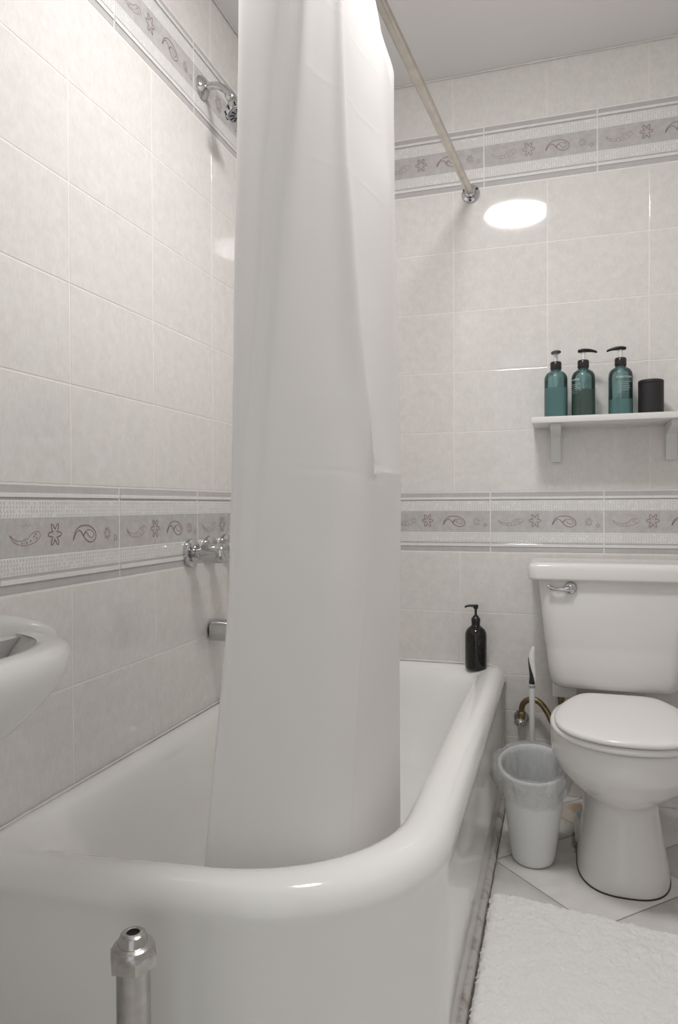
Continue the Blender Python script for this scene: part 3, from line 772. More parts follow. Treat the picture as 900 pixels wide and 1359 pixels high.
for k in range(10):
    a = 2 * pi * k / 10
    add_box(b, .010, .024, -.0016, .0016, .066, .0675, M=Matrix.Translation((0.084, 0, -0.030)) @ q.to_matrix().to_4x4() @ Matrix.Rotation(a, 4, 'Z'))
    add_box(b, .0305, .0325, -.0022, .0022, .050, .061, M=Matrix.Translation((0.084, 0, -0.030)) @ q.to_matrix().to_4x4() @ Matrix.Rotation(a, 4, 'Z'))
link('spray_slots', bm_mesh('spray_slots', b, sharp=30), hb, [M_DARK])

# three-handle tub and shower valve
for i, (yy, zz) in enumerate(((-0.719, 0.815), (-0.617, 0.818), (-0.517, 0.820))):
    lab = ['chrome tap handle nearest the camera on the left wall border', 'middle chrome tap handle of the three on the left wall', 'farthest chrome tap handle of the three beside the curtain'][i]
    tp = empty('tap_handle', (0, yy, zz), 0, lab, 'tap', 'chrome tap handles on the left wall')
    lathe('escutcheon', [(0, 0), (0.037, 0), (0.038, .003), (0.037, .010), (0.033, .013), (0.018, .016), (0, .016)], M_CHROME, tp, 40, axis='X')
    lathe('stem', [(0, .012), (0.0135, .012), (0.0135, .050), (0, .050)], M_CHROME, tp, 28, axis='X')
    hp = []
    for h, r in ((.038, .0), (.038, .017), (.041, .0235), (.046, .0260), (.085, .0265), (.100, .0245), (.104, .021), (.105, 0)):
        hp.append((r, h))
    hv, hf = lathe_data(hp, 48, 'X')
    hv = [Vector((v.x, v.y * (1 - .025 * (1 if .05 < v.x < .101 else 0) * max(0, cos(4 * math.atan2(v.z, v.y)))), v.z * (1 - .025 * (1 if .05 < v.x < .101 else 0) * max(0, cos(4 * math.atan2(v.z, v.y)))))) for v in hv]
    link('handle', mesh_pydata('handle', hv, hf, sharp=35), tp, [M_CHROME])
    lathe('index_button', [(0, .104), (0.010, .104), (0.009, .107), (0, .108)], M_CHROME, tp, 24, axis='X')

sp = empty('tub_spout', (0, -0.605, 0.595), 0, 'chrome tub spout on the left wall below the tap handles', 'spout')
spv = []
for x, hy, hz, dz in ((0.006, .024, .026, 0), (0.010, .028, .030, 0), (0.050, .028, .030, 0), (0.085, .027, .029, -.001), (0.110, .025, .027, -.004), (0.128, .022, .023, -.008), (0.136, .017, .017, -.012)):
    spv.append([Vector((x, p.x, p.y + dz)) for p in rrect(-hy, hy, -hz, hz, (hy * .8,) * 4, 0, 8, 3)])
vs, fs = loft(spv)
body = link('spout_body', mesh_pydata('spout_body', vs, fs, sharp=40), sp, [M_CHROME])
lathe('outlet', [(0, -.038), (0.013, -.038), (0.0145, -.036), (0.0145, -.020), (0, -.020)], M_CHROME_OLD, sp, 24, origin=(0.112, 0, 0))
lathe('wall_nipple', [(0, 0), (0.020, 0), (0.020, .009), (0, .009)], M_DARK, sp, 24, axis='X')

# ------------------------------------------------------------------ wash basin
def build_sink():
    cyk = -1.720
    root = empty('wash_basin', (0, cyk, 0.74), 0, 'white wall-hung wash basin at the left edge of the frame', 'sink')
    HW, DP = 0.254, 0.312
    def outline(s, dz, wall=0.0, n=72, sx=1.0):
        pts = []
        hw, dp = HW * s, DP * sx
        for k in range(n):
            t = pi * k / (n - 1)            # far side -> front -> near side
            c, sn = cos(t), sin(t)
            yy = hw * (abs(c) ** 0.62) * (1 if c >= 0 else -1)
            xx = wall + (dp - wall) * (sn ** 0.62)
            lf = (0.092 + .125 * (abs(yy) / HW) ** 3 + .004) if wall > 0 else 0
            pts.append(Vector((max(xx, wall, lf), yy, dz)))
        return pts
    rings = []
    for s, sx, dz in ((.30, .40, -.150), (.50, .54, -.142), (.66, .68, -.125), (.79, .80, -.100), (.89, .89, -.072), (.955, .955, -.046), (.985, .985, -.030), (1.0, 1.0, -.015), (1.0, 1.0, -.004), (.985, .985, .006), (.955, .955, .0105), (.90, .905, .0115), (.86, .87, .0105)):
        rings.append(outline(s, dz, sx=sx))
    for s, sx, dz, wl in ((.83, .84, .006, .09), (.80, .81, -.006, .10), (.75, .765, -.032, .105), (.64, .68, -.070, .11), (.46, .56, -.100, .115), (.2, .45, -.112, .125)):
        rings.append(outline(s, dz, sx=sx, wall=wl))
    vs, fs = loft(rings)
    link('bowl', mesh_pydata('bowl', vs, fs, sharp=70), root, [M_SINK])
    # raised ledge along the wall, its top falling towards the bowl
    led = []
    for il, z in ((0.0, -.01), (0.0, .010), (0.0015, .022), (0.005, .031), (0.011, .0365), (0.020, .039), (.032, .0395)):
        hw = HW * 0.998 - il
        front = []
        for k in range(41):
            y = hw * (1 - 2 * k / 40)
            q_ = abs(y) / hw
            xf = 0.092 + .125 * (abs(y) / HW) ** 3 - il * 1.3
            xf *= (1 - max(0, (q_ - .84) / .16) ** 3 * .10)      # rounded outer ends
            zz = z - max(0.0, (xf - .09) / .12) * .018 * (1 if z > 0 else 0)
            front.append(Vector((max(xf, .012), y, zz)))
        led.append([Vector((0.0, hw, z))] + front + [Vector((0.0, -hw, z))])
    vs, fs = loft(led)
    link('ledge', mesh_pydata('ledge', vs, fs, sharp=60), root, [M_SINK])
    lathe('faucet_base', [(0, .034), (0.024, .034), (0.023, .047), (0.018, .052), (0.016, .10), (0.012, .106), (0, .106)], M_CHROME, root, 28, origin=(0.055, 0, 0))
    tube('faucet_spout', catmull([(0.055, 0, .085), (0.09, 0, .100), (0.13, 0, .102), (0.16, 0, .090), (0.165, 0, .075)], 6), .009, M_CHROME, root, 14)
build_sink()

# ------------------------------------------------------------------ toilet
TX = 1.078
def egg(cx, hw, yb, yf, z, n=64, sq=2.0, wide=.45):
    """egg-shaped loop: widest at a share `wide` of the way from back to front"""
    ym = yb + (yf - yb) * wide
    pts = []
    for k in range(n):
        a = 2 * pi * k / n
        c, s = cos(a), sin(a)
        x = hw * (abs(c) ** (2 / sq)) * (1 if c >= 0 else -1)
        y = ym + ((yf - ym) if s < 0 else (yb - ym)) * (abs(s) ** (2 / sq))
        pts.append(Vector((cx + x, y, z)))
    return pts
toilet = empty('toilet', (TX, -0.35, 0), 0, 'white two-piece toilet with closed lid by the back wall', 'toilet')
offt = -Vector((TX, -0.35, 0))
R_ = []
for hw, yb, yf, z, sq, wd in ((.110, -.150, -.577, 0.0, 2.6, .62), (.110, -.150, -.577, .012, 2.6, .62), (.106, -.152, -.568, .05, 2.5, .62), (.097, -.155, -.540, .10, 2.4, .62), (.090, -.158, -.517, .155, 2.3, .6),
                              (.089, -.158, -.512, .180, 2.2, .6), (.094, -.16, -.525, .192, 2.1, .58), (.115, -.165, -.572, .216, 2.05, .56), (.139, -.17, -.622, .246, 2.0, .55), (.158, -.175, -.658, .272, 2.0, .54),
                              (.168, -.178, -.680, .300, 2.0, .54), (.1735, -.18, -.695, .312, 2.0, .54), (.1745, -.18, -.698, .326, 2.0, .54), (.1755, -.18, -.702, .350, 2.0, .54), (.1755, -.18, -.703, .372, 2.0, .54), (.173, -.182, -.700, .380, 2.0, .54), (.160, -.19, -.685, .383, 2.0, .54)):
    R_.append([p + offt for p in egg(TX, hw, yb, yf, z, 72, sq, wd)])
vs, fs = loft(R_)
link('bowl', mesh_pydata('bowl', vs, fs, sharp=70), toilet, [M_CERAMIC])
# foot flange at the back
b = bmesh.new(); add_box(b, TX - .113 + offt.x, TX + .113 + offt.x, -.35 + offt.y, -.205 + offt.y, 0, .05, .018, 3)
link('foot', bm_mesh('foot', b), toilet, [M_CERAMIC])
for s in (-1, 1):
    lathe('bolt_cap', [(0, .072), (.006, .071), (.010, .064), (.011, .055), (0, .055)], M_WHITE_PL, toilet, 16, origin=(s * .098, -.26 + offt.y, 0))
# dark sealant line under the foot
R_ = [[p + offt for p in egg(TX, hw, -.147, yf, z, 72, 2.6, .62)] for hw, yf, z in ((.112, -.5793, 0.0005), (.112, -.5793, .0025), (.110, -.577, .0035))]
vs, fs = loft(R_)
link('base_seal', mesh_pydata('base_seal', vs, fs), toilet, [plain('dark_seal', (0.05, 0.035, 0.025), 0.6, noise=.5, nscale=40)])
# seat ring and lid
def plate(name, prof, mat, inner=None):
    R2 = [[p + offt for p in egg(TX, hw, yb, yf, z, 72, sq, wd)] for hw, yb, yf, z, sq, wd in prof]
    if inner:
        R2 = R2 + [[p + offt for p in egg(TX, *q_[:4], 72, q_[4], q_[5])] for q_ in inner]
        n = 72; v2 = [v for r in R2 for v in r]; f2 = []
        for i in range(len(R2)):
            j = (i + 1) % len(R2)
            for k in range(n):
                k2 = (k + 1) % n
                f2.append((i * n + k, i * n + k2, j * n + k2, j * n + k))
        return link(name, mesh_pydata(name, v2, f2, sharp=60), toilet, [mat])
    v2, f2 = loft(R2)
    return link(name, mesh_pydata(name, v2, f2, sharp=60), toilet, [mat])
plate('seat', [(.168, -.275, -.703, .3835, 2.15, .55), (.174, -.270, -.710, .386, 2.15, .55), (.1755, -.269, -.7115, .392, 2.15, .55), (.174, -.270, -.710, .398, 2.15, .55), (.168, -.275, -.703, .401, 2.15, .55)], M_SEAT,
      inner=[(.115, -.33, -.63, .401, 2.0, .5), (.110, -.335, -.625, .392, 2.0, .5), (.115, -.33, -.63, .384, 2.0, .5)])
def lid_ring(g, z):
    # tapered back with a straight hinge edge, round front
    ctl = [(-.076, -.302), (-.105, -.325), (-.134, -.385), (-.1555, -.455), (-.165, -.53), (-.158, -.60), (-.128, -.662), (-.070, -.702), (0, -.714),
           (.070, -.702), (.128, -.662), (.158, -.60), (.165, -.53), (.1555, -.455), (.134, -.385), (.105, -.325), (.076, -.302), (.03, -.2985), (-.03, -.2985)]
    P = catmull([(a, c, 0) for a, c in ctl], 4, closed=True)
    cy_ = -.51
    return [Vector((p.x * (1 - g / .165), cy_ + (p.y - cy_) * (1 - g / .2) - offt.y * 0 + .35, z)) for p in P]
R_ = [lid_ring(g, z) for g, z in ((.006, .4025), (.001, .404), (0, .408), (.001, .412), (.005, .4155), (.014, .418), (.04, .4195), (.09, .4205), (.13, .4207))]
vs, fs = loft(R_)
lid = link('lid', mesh_pydata('lid', vs, fs, sharp=60), toilet, [M_SEAT])
for s in (-1, 1):
    b = bmesh.new(); add_box(b, s * .072 - .018, s * .072 + .018, -.302 + .35, -.268 + .35, .384, .401, .006, 2)
    link('hinge', bm_mesh('hinge', b), lid, [M_SEAT])
# tank
def tank_ring(hw, y0, y1, z, r=.035, rb=.012):
    return [p + offt for p in rrect(TX - hw, TX + hw, y0, y1, (r, rb, rb, r), z, 10, 12)]
R_ = [tank_ring(hw, y0, -.012, z, r) for hw, y0, z, r in ((.135, -.165, .392, .03), (.158, -.180, .3935, .035), (.170, -.189, .399, .04), (.1765, -.194, .410, .045), (.180, -.197, .428, .045), (.185, -.200, .46, .045), (.190, -.202, .505, .045),
                                                      (.1925, -.203, .5255, .044), (.1945, -.2040, .530, .044), (.205, -.208, .64, .042), (.212, -.210, .722, .042))]
vs, fs = loft(R_)
tank = link('tank', mesh_pydata('tank', vs, fs, sharp=70), toilet, [M_CERAMIC])
def tank_lid_ring(i, z): return tank_ring(.240 - i, -.232 + i, -.008 - i * .3, z, .028)
R_ = [tank_lid_ring(i, z) for i, z in ((.012, .7165), (.004, .7165), (.001, .7185), (0, .723), (0, .748), (.0015, .757), (.006, .763), (.014, .766), (.03, .767), (.09, .768))]
vs, fs = loft(R_)
link('tank_lid', mesh_pydata('tank_lid', vs, fs, sharp=60), toilet, [M_CERAMIC])
# flush lever
lv = lathe('flush_lever', [(0, 0), (0.0185, 0), (0.0185, -.004), (0.0165, -.009), (0.012, -.012), (0, -.013)], M_CHROME, toilet, 28, axis='Y', origin=(0.957 - TX, -.2095 + .35, .694))
tube('lever_arm', catmull([(0.957 - TX, -.221 + .35, .692), (0.940 - TX, -.226 + .35, .6905), (0.920 - TX, -.228 + .35, .6905), (0.905 - TX, -.228 + .35, .6935), (0.894 - TX, -.226 + .35, .698)], 5),
     [.0095, .0092, .0085, .0078, .007, .0064, .006, .0056, .0053, .005, .005, .005, .0052, .0055, .0058, .006, .0062, .0064, .0066, .0066, .006], M_CHROME, lv, 14)
# tank bolt and rusty nut under the tank
lathe('tank_bolt', [(0, .335), (.011, .335), (.011, .350), (.006, .352), (.006, .40), (0, .40)], M_BRASS, toilet, 6, origin=(0.930 - TX, -.095 + .35, 0))
b = bmesh.new(); add_box(b, 0.905 - TX, 0.975 - TX, -.135 + .35, -.03 + .35, .352, .393, .004)
link('tank_bracket', bm_mesh('tank_bracket', b), toilet, [M_CERAMIC])

# water supply: shut-off valve and braided hose
sv = empty('shutoff_valve', (0.806, 0, 0.243), 0, 'small chrome shut-off valve with brass hose on the wall behind the bin', 'valve')
lathe('valve_body', [(0, -.001), (.013, -.001), (.013, -.052), (0, -.052)], M_BRASS, sv, 20, axis='Y')
lathe('escutcheon', [(0, 0), (.024, 0), (.022, -.005), (.013, -.008), (0, -.008)], M_CHROME_OLD, sv, 28, axis='Y')
kn = lathe('oval_knob', [(0, -.052), (.012, -.052), (.017, -.057), (.0185, -.064), (.015, -.071), (.007, -.074), (0, -.074)], M_CHROME, sv, 32, axis='Y', sx=1.05, sy=.72)
tube('hose', catmull([(0.003, -.040, .010), (0.003, -.040, .035), (0.008, -.042, .055), (0.022, -.045, .069), (0.042, -.048, .073), (0.062, -.052, .064), (0.082, -.060, .040), (0.098, -.072, .012), (0.112, -.085, .005), (0.124, -.095, .03), (0.124, -.095, .10)], 6), .0092, M_BRASS, sv, 14)
lathe('hose_nut', [(0, 0), (.0115, 0), (.0125, .003), (.0125, .014), (.010, .018), (0, .018)], M_BRASS, sv, 6, origin=(0.003, -.040, .012))

# ------------------------------------------------------------------ wall shelf with bottles
shelf = empty('wall_shelf', (1.085, 0, 1.182), 0, 'white wall shelf above the toilet on two pale brackets', 'shelf')
b = bmesh.new(); add_box(b, -.238, .238, -.165, -.0012, 0.0, .018, .0012)
link('board', bm_mesh('board', b, sharp=30), shelf, [M_SHELF])
for xc in (0.916 - 1.085, 1.252 - 1.085):
    b = bmesh.new()
    prof = [(-.001, -.111), (-.015, -.111), (-.017, -.108), (-.019, -.040), (-.028, -.030), (-.120, -.020), (-.136, -.018), (-.138, -.014), (-.138, 0.0), (-.001, 0.0)]
    L_ = [b.verts.new((xc - .0155, y, z)) for y, z in prof]; R2 = [b.verts.new((xc + .0155, y, z)) for y, z in prof]
    b.faces.new(L_); b.faces.new(R2[::-1])
    for k in range(len(prof)):
        k2 = (k + 1) % len(prof); b.faces.new((L_[k], R2[k], R2[k2], L_[k2]))
    bmesh.ops.bevel(b, geom=b.edges[:], offset=.0012, segments=1, affect='EDGES')
    link('bracket', bm_mesh('bracket', b, sharp=30), shelf, [M_BRACKET])

def teal_plastic():
    mt, nt, p, N, L = mat_new('teal_clear_plastic')
    gl = N.new('ShaderNodeBsdfGlossy'); gl.inputs['Roughness'].default_value = 0.08
    df = N.new('ShaderNodeBsdfDiffuse'); df.inputs[0].default_value = (0.14, 0.27, 0.28, 1)
    tr = N.new('ShaderNodeBsdfTransparent'); tr.inputs[0].default_value = (0.57, 0.735, 0.73, 1)
    m1 = N.new('ShaderNodeMixShader'); m1.inputs[0].default_value = 0.18
    L.new(tr.outputs[0], m1.inputs[1]); L.new(df.outputs[0], m1.inputs[2])
    fr = N.new('ShaderNodeFresnel'); fr.inputs[0].default_value = 1.45
    m2 = N.new('ShaderNodeMixShader'); L.new(fr.outputs[0], m2.inputs[0]); L.new(m1.outputs[0], m2.inputs[1]); L.new(gl.outputs[0], m2.inputs[2])
    L.new(m2.outputs[0], N['Material Output'].inputs[0])
    return mt
M_TEAL = teal_plastic()
M_LIQ_TEAL = plain('pale_teal_liquid', (0.72, 0.88, 0.87), 0.4)
M_LIQ_BROWN = plain('brown_liquid', (0.36, 0.26, 0.16), 0.3)

def text_on_cylinder(name, body, size, ang0, r, z, mat, parent):
    cu = D.curves.new(name, 'FONT'); cu.body = body; cu.size = size; cu.align_x = 'CENTER'; cu.resolution_u = 2
    o = D.objects.new(name + '_tmp', cu); COL.objects.link(o)
    dg = bpy.context.evaluated_depsgraph_get()
    me = D.meshes.new_from_object(o.evaluated_get(dg))
    D.objects.remove(o)
    for v in me.vertices:
        a = ang0 + v.co.x / r
        v.co = Vector((r * cos(a), r * sin(a), z + v.co.y))
    me.materials.clear(); me.materials.append(mat); me.name = name
    return link(name, me, parent)

def pump(parent, z0, yaw, s=1.0, stem=M_WHITE_PL):
    """collar, stem, spout head; z0 = shoulder top"""
    col = lathe('pump_collar', [(0, z0), (.0165 * s, z0), (.0170 * s, z0 + .002), (.0170 * s, z0 + .020), (.0150 * s, z0 + .0235), (.0065, z0 + .025), (0, z0 + .025)], M_BLACK, parent, 28)
    lathe('pump_stem', [(0, z0 + .024), (.0062, z0 + .024), (.0062, z0 + .049), (0, z0 + .049)], stem, col, 18)
    P = [(.0, .054), (.012, .054), (.024, .0525), (.034, .050), (.041, .046)]
    c, sn = cos(yaw), sin(yaw)
    R2 = []
    for d, h, wy, wz in ((-.016, .052, .004, .003), (-.0145, .052, .0105, .0045), (-.008, .0525, .0140, .0055), (.0, .053, .0145, .006), (.010, .053, .0125, .0055), (.020, .052, .0095, .005), (.030, .0495, .0072, .0042), (.038, .0465, .0062, .0036), (.040, .0455, .003, .002)):
        R2.append([Vector((d * c - wy * cos(2 * pi * k / 16) * sn, d * sn + wy * cos(2 * pi * k / 16) * c, z0 + h + wz * sin(2 * pi * k / 16))) for k in range(16)])
    vs, fs = loft(R2)
    return link('pump_head', mesh_pydata('pump_head', vs, fs, sharp=60), col, [M_BLACK])

SZ = 1.2002
spots = [(0.917, -.085, .095, M_LIQ_TEAL, radians(-75), 'teal pump bottle at the left end of the shelf, half full and unprinted', None),
         (0.997, -.085, .085, M_LIQ_BROWN, radians(-3), 'teal pump bottle holding dark brown liquid, second from shelf end', ('SHAMPOO', radians(-138))),
         (1.103, -.085, .050, M_LIQ_TEAL, radians(-172), 'teal pump bottle with white print, nearest the black canister', ('CONDITIONER', radians(-74)))]
for x, y, lev, liq, yaw, lab, txt in spots:
    bt = empty('pump_bottle', (x, y, SZ), 0, lab, 'bottle', 'teal pump bottles on the wall shelf')
    r = .0345
    lathe('bottle_body', [(0, 0), (r - .004, 0), (r - .001, .001), (r, .004), (r, .120), (r - .0012, .130), (r - .006, .1395), (r - .013, .1445), (.0170, .1475), (.0150, .150), (.0150, .1535), (0, .1535)], M_TEAL, bt, 40)
    lathe('liquid', [(0, .003), (r - .0035, .003), (r - .002, .006), (r - .002, lev), (0, lev)], liq, bt, 36)
    lathe('dip_tube', [(0, .010), (.0042, .010), (.0042, .092), (.0060, .104), (.0090, .110), (.0098, .150), (0, .150)], M_WHITE_PL, bt, 16)
    pump(bt, .1525, yaw)
    if txt:
        h = text_on_cylinder('heading_print', txt[0], .0072, txt[1], r + .0004, .112, M_PRINT_W, bt)
        # the small print: rows of short strokes, too fine to read
        vs, fs = [], []
        for row in range(6):
            z = .0995 - row * .0062
            u_ = -.021
            while u_ < (.018 if row in (0, 2, 3) else (.010 if row < 5 else -.012)):
                ln = random.uniform(.0015, .0045)
                a0, a1 = txt[1] + u_ / r, txt[1] + (u_ + ln) / r
                i = len(vs)
                for a, zz in ((a0, z), (a1, z), (a1, z + .0008), (a0, z + .0008)):
                    vs.append(((r + .0004) * cos(a), (r + .0004) * sin(a), zz))
                fs.append((i, i + 1, i + 2, i + 3)); u_ += ln + .0014
        link('small_print', mesh_pydata('small_print', vs, fs, smooth=False, recalc=False), bt, [M_PRINT_W])

cn = empty('canister', (1.187, -.085, SZ), 0, 'matte black canister at the right of the three teal bottles', 'canister')
lathe('canister_body', [(0, 0), (.034, 0), (.0352, .0015), (.0355, .004), (.0355, .092), (0, .092)], M_BLACK_MATTE, cn, 48)
lathe('canister_lid', [(0, .0925), (.0350, .0925), (.0356, .0935), (.0356, .1005), (.0345, .1030), (.031, .1045), (0, .1048)], M_BLACK_MATTE, cn, 48)

# ------------------------------------------------------------------ black soap bottle on the tub rim
sb = empty('soap_bottle', (0.667, -.060, .4085), 0, 'glossy black soap pump bottle standing on the back rim of the tub', 'bottle')
lathe('bottle_body', [(0, 0), (.030, 0), (.0335, .0015), (.0345, .006), (.0345, .105), (.0335, .115), (.029, .125), (.021, .1325), (.0150, .137), (.0135, .140), (.0135, .146), (0, .146)], M_BLACK_GLOSS, sb, 44)
cl = lathe('pump_collar', [(0, .146), (.0140, .146), (.0145, .148), (.0145, .160), (.0125, .163), (.0095, .166), (.0085, .170), (0, .170)], M_BLACK, sb, 28)
lathe('pump_stem', [(0, .168), (.0042, .168), (.0042, .190), (.0075, .193), (.0085, .197), (.0085, .205), (0, .206)], M_BLACK, cl, 18)
tube('pump_nozzle', catmull([(.002, 0, .2005), (-.010, -.002, .2015), (-.022, -.005, .2015), (-.030, -.007, .199), (-.034, -.008, .196)], 5), [.0058, .0056, .0053, .005, .0048, .0046, .0044, .0042, .004, .0039, .0038, .0037, .0036, .0035, .0034, .0033, .0033, .0033, .0033, .0033, .003], M_BLACK, cl, 12)

# ------------------------------------------------------------------ toilet brush behind the bin
br = empty('toilet_brush', (0.848, -.215, 0), 0, 'white toilet brush with black grip standing upright behind the bin', 'brush')
lathe('holder', [(0, 0), (.045, 0), (.047, .003), (.042, .10), (.040, .105), (.037, .105), (.039, .02), (0, .018)], M_WHITE_PL, br, 32)
lathe('bristles', [(0, .022), (.026, .024), (.030, .045), (.028, .085), (.012, .098), (0, .098)], M_WHITE_PL, br, 24)
st = lathe('shaft', [(0, .09), (.0078, .09), (.0080, .40), (0, .40)], M_WHITE_PL, br, 20)
st.rotation_euler = (0, 0, 0)
lathe('ring', [(0, .397), (.0095, .397), (.0100, .400), (.0095, .404), (0, .404)], M_GREY_RING, br, 20)
hp = [(0, .402, .009, .009), (0.002, .412, .0105, .0095), (.003, .430, .0095, .0095), (.001, .448, .0092, .009), (-.001, .470, .0095, .009), (-.001, .488, .0090, .0085), (.001, .502, .0072, .007), (.003, .512, .0052, .006), (.004, .518, .003, .004)]
R2 = [[Vector((dx + a * cos(2 * pi * k / 24), c * sin(2 * pi * k / 24), z)) for k in range(24)] for dx, z, a, c in [(p[0], p[1], p[2], p[3]) for p in hp]]
R3 = []
for i in range(len(R2) - 1):
    for t in range(4): R3.append([p.lerp(q_, t / 4) for p, q_ in zip(R2[i], R2[i + 1])])
R3.append(R2[-1])
vs, fs = loft(R3)
link('grip', mesh_pydata('grip', vs, fs, sharp=70), br, [M_WHITE_PL])
# black rubber inlay: a tapering shell over the left of the grip
vs, fs = [], []
for i in range(13):
    z = .408 + i * .0065
    t = i / 12
    j = max(0, min(len(R3) - 2, int((z - .402) / (.518 - .402) * (len(R3) - 1))))
    ring_ = min(R3, key=lambda r: abs(r[0].z - z))
    c_ = sum((p for p in ring_), Vector()) / len(ring_)
    hwid = .0100 + .0006
    a_lo, a_hi = pi * (0.62 + .22 * t), pi * (1.72 - .52 * t)
    for k in range(7):
        a = a_lo + (a_hi - a_lo) * k / 6
        rad = max(abs((p - c_).length) for p in ring_) * 1.03 + .0006
        vs.append(Vector((c_.x + rad * cos(a), c_.y + rad * sin(a), z)))
fs = [(i * 7 + k, i * 7 + k + 1, i * 7 + 8 + k, i * 7 + 7 + k) for i in range(12) for k in range(6)]
link('rubber_inlay', mesh_pydata('rubber_inlay', vs, fs, recalc=False), br, [M_BLACK])
b = bmesh.new(); add_box(b, -.0100, -.0065, -.004, .004, .14, .215, .001)
link('hang_clip', bm_mesh('hang_clip', b), br, [M_BLUE])

# ------------------------------------------------------------------ waste bin with a clear liner
BXc, BYt, BYb = 0.858, -.455, -.440
bin_ = empty('waste_bin', (BXc, -.445, 0), 0, 'white plastic waste bin between the tub and the toilet', 'bin')
def bin_ring(t, k=1.0, dz=0.0, n=56, grow=0.0):
    """t 0 at the foot, 1 at the slanted rim"""
    tt = t
    a = (.053 + (.086 - .053) * tt ** .85) * k + grow; c = (.061 + (.094 - .061) * tt ** .85) * k + grow
    yc = BYb + (BYt - BYb) * tt
    out = []
    for i in range(n):
        th = 2 * pi * i / n
        x, y = a * cos(th), c * sin(th)
        ztop = .256 + .19 * y
        out.append(Vector((x, yc + y + .445, t * ztop + dz)))
    return out
R2 = [bin_ring(0, .80), bin_ring(0.004, .93), bin_ring(.02, .99)] + [bin_ring(t) for t in (.05, .1, .2, .3, .4, .5, .6, .7, .8, .9, .97)] + [bin_ring(.975, grow=.003), bin_ring(1.0, grow=.0035), bin_ring(1.0, dz=.003, grow=.001), bin_ring(1.0, dz=.0015, grow=-.0025)]
R2 += [bin_ring(t, grow=-.003) for t in (.95, .8, .6, .4, .2, .05)] + [bin_ring(.04, .8)]
vs, fs = loft(R2)
link('bin_body', mesh_pydata('bin_body', vs, fs, sharp=60), bin_, [M_BIN])
def liner_material():
    mt, nt, p, N, L = mat_new('clear_liner')
    gl = N.new('ShaderNodeBsdfGlossy'); gl.inputs['Roughness'].default_value = 0.12
    df = N.new('ShaderNodeBsdfDiffuse'); df.inputs[0].default_value = (0.94, 0.95, 0.96, 1)
    tr = N.new('ShaderNodeBsdfTransparent'); tr.inputs[0].default_value = (0.97, 0.975, 0.98, 1)
    m1 = N.new('ShaderNodeMixShader'); m1.inputs[0].default_value = 0.17
    L.new(tr.outputs[0], m1.inputs[1]); L.new(df.outputs[0], m1.inputs[2])
    lw = N.new('ShaderNodeLayerWeight'); lw.inputs[0].default_value = 0.35
    mr = N.new('ShaderNodeMapRange'); mr.inputs[3].default_value = 0.15; mr.inputs[4].default_value = 0.62
    L.new(lw.outputs['Facing'], mr.inputs[0])
    g = N.new('ShaderNodeNewGeometry'); nz = N.new('ShaderNodeTexNoise'); nz.inputs['Scale'].default_value = 70; nz.inputs['Detail'].default_value = 4; nz.inputs['Distortion'].default_value = 2.0
    L.new(g.outputs['Position'], nz.inputs['Vector'])
    bp = N.new('ShaderNodeBump'); bp.inputs['Strength'].default_value = 0.9; bp.inputs['Distance'].default_value = 0.012
    L.new(nz.outputs['Fac'], bp.inputs['Height']); L.new(bp.outputs['Normal'], gl.inputs['Normal'])
    m2 = N.new('ShaderNodeMixShader'); L.new(mr.outputs[0], m2.inputs[0]); L.new(m1.outputs[0], m2.inputs[1]); L.new(gl.outputs[0], m2.inputs[2])
    L.new(m2.outputs[0], N['Material Output'].inputs[0])
    return mt
M_LINER = liner_material()
rl = random.Random(11)
nL = 224
ph = [rl.uniform(0, 6.28) for _ in range(8)]
def wob(th, k): return (.5 * sin(5 * th + ph[0] + k) + .35 * sin(9 * th + ph[1] - 1.3 * k) + .3 * sin(17 * th + ph[2] + 2.1 * k) + .16 * sin(29 * th + ph[3] - 1.7 * k) + .12 * sin(43 * th + ph[4] + 2.3 * k))
def wob_low(th, k): return .6 * sin(3 * th + ph[6] + k) + .4 * sin(5 * th + ph[7] - k) + .15 * sin(11 * th + k)
def liner_ring(t, grow, wamp, k, dz=0.0, hang=0.0):
    base = bin_ring(t, n=nL, dz=dz, grow=grow)
    out = []
    cen = sum(base, Vector()) / nL
    for i, p in enumerate(base):
        th = 2 * pi * i / nL
        d = (p - cen); d.z = 0; d.normalize()
        w = wob(th, k)
        lob = max(0, cos(th - pi * 1.02)) ** 6          # puffs out towards the tub
        lob2 = max(0, cos(th - 0.25)) ** 8
        q_ = p + d * (1.35 * wamp * (w * .5 + .5) + hang * (.022 * lob + .006 * lob2))
        q_.z += .35 * wamp * wob_low(th, k + 4)
        out.append(q_)
    return out
LR = [liner_ring(.25, -.024, .008, 0), liner_ring(.4, -.022, .009, .35), liner_ring(.55, -.021, .009, .7), liner_ring(.75, -.018, .008, 1.4), liner_ring(.90, -.012, .005, 2.0), liner_ring(1.0, -.0065, .002, 2.3, dz=.006), liner_ring(1.0, .003, .004, 2.6, dz=.0095, hang=.3),
      liner_ring(1.0, .0065, .006, 3.0, dz=.003, hang=.8), liner_ring(.95, .006, .010, 3.5, hang=1.0), liner_ring(.88, .005, .008, 4.1, hang=.75), liner_ring(.80, .0045, .005, 4.7, hang=.35), liner_ring(.72, .004, .004, 5.2, hang=.1)]
for i in range(nL):      # ragged lower hem
    th = 2 * pi * i / nL
    LR[-1][i].z += .010 * wob_low(th, 1.1)
from mathutils import noise as mn
LR2 = []
for A_, B_ in zip(LR, LR[1:]):
    for k in range(4): LR2.append([p.lerp(q_, k / 4) for p, q_ in zip(A_, B_)])
LR2.append(LR[-1])
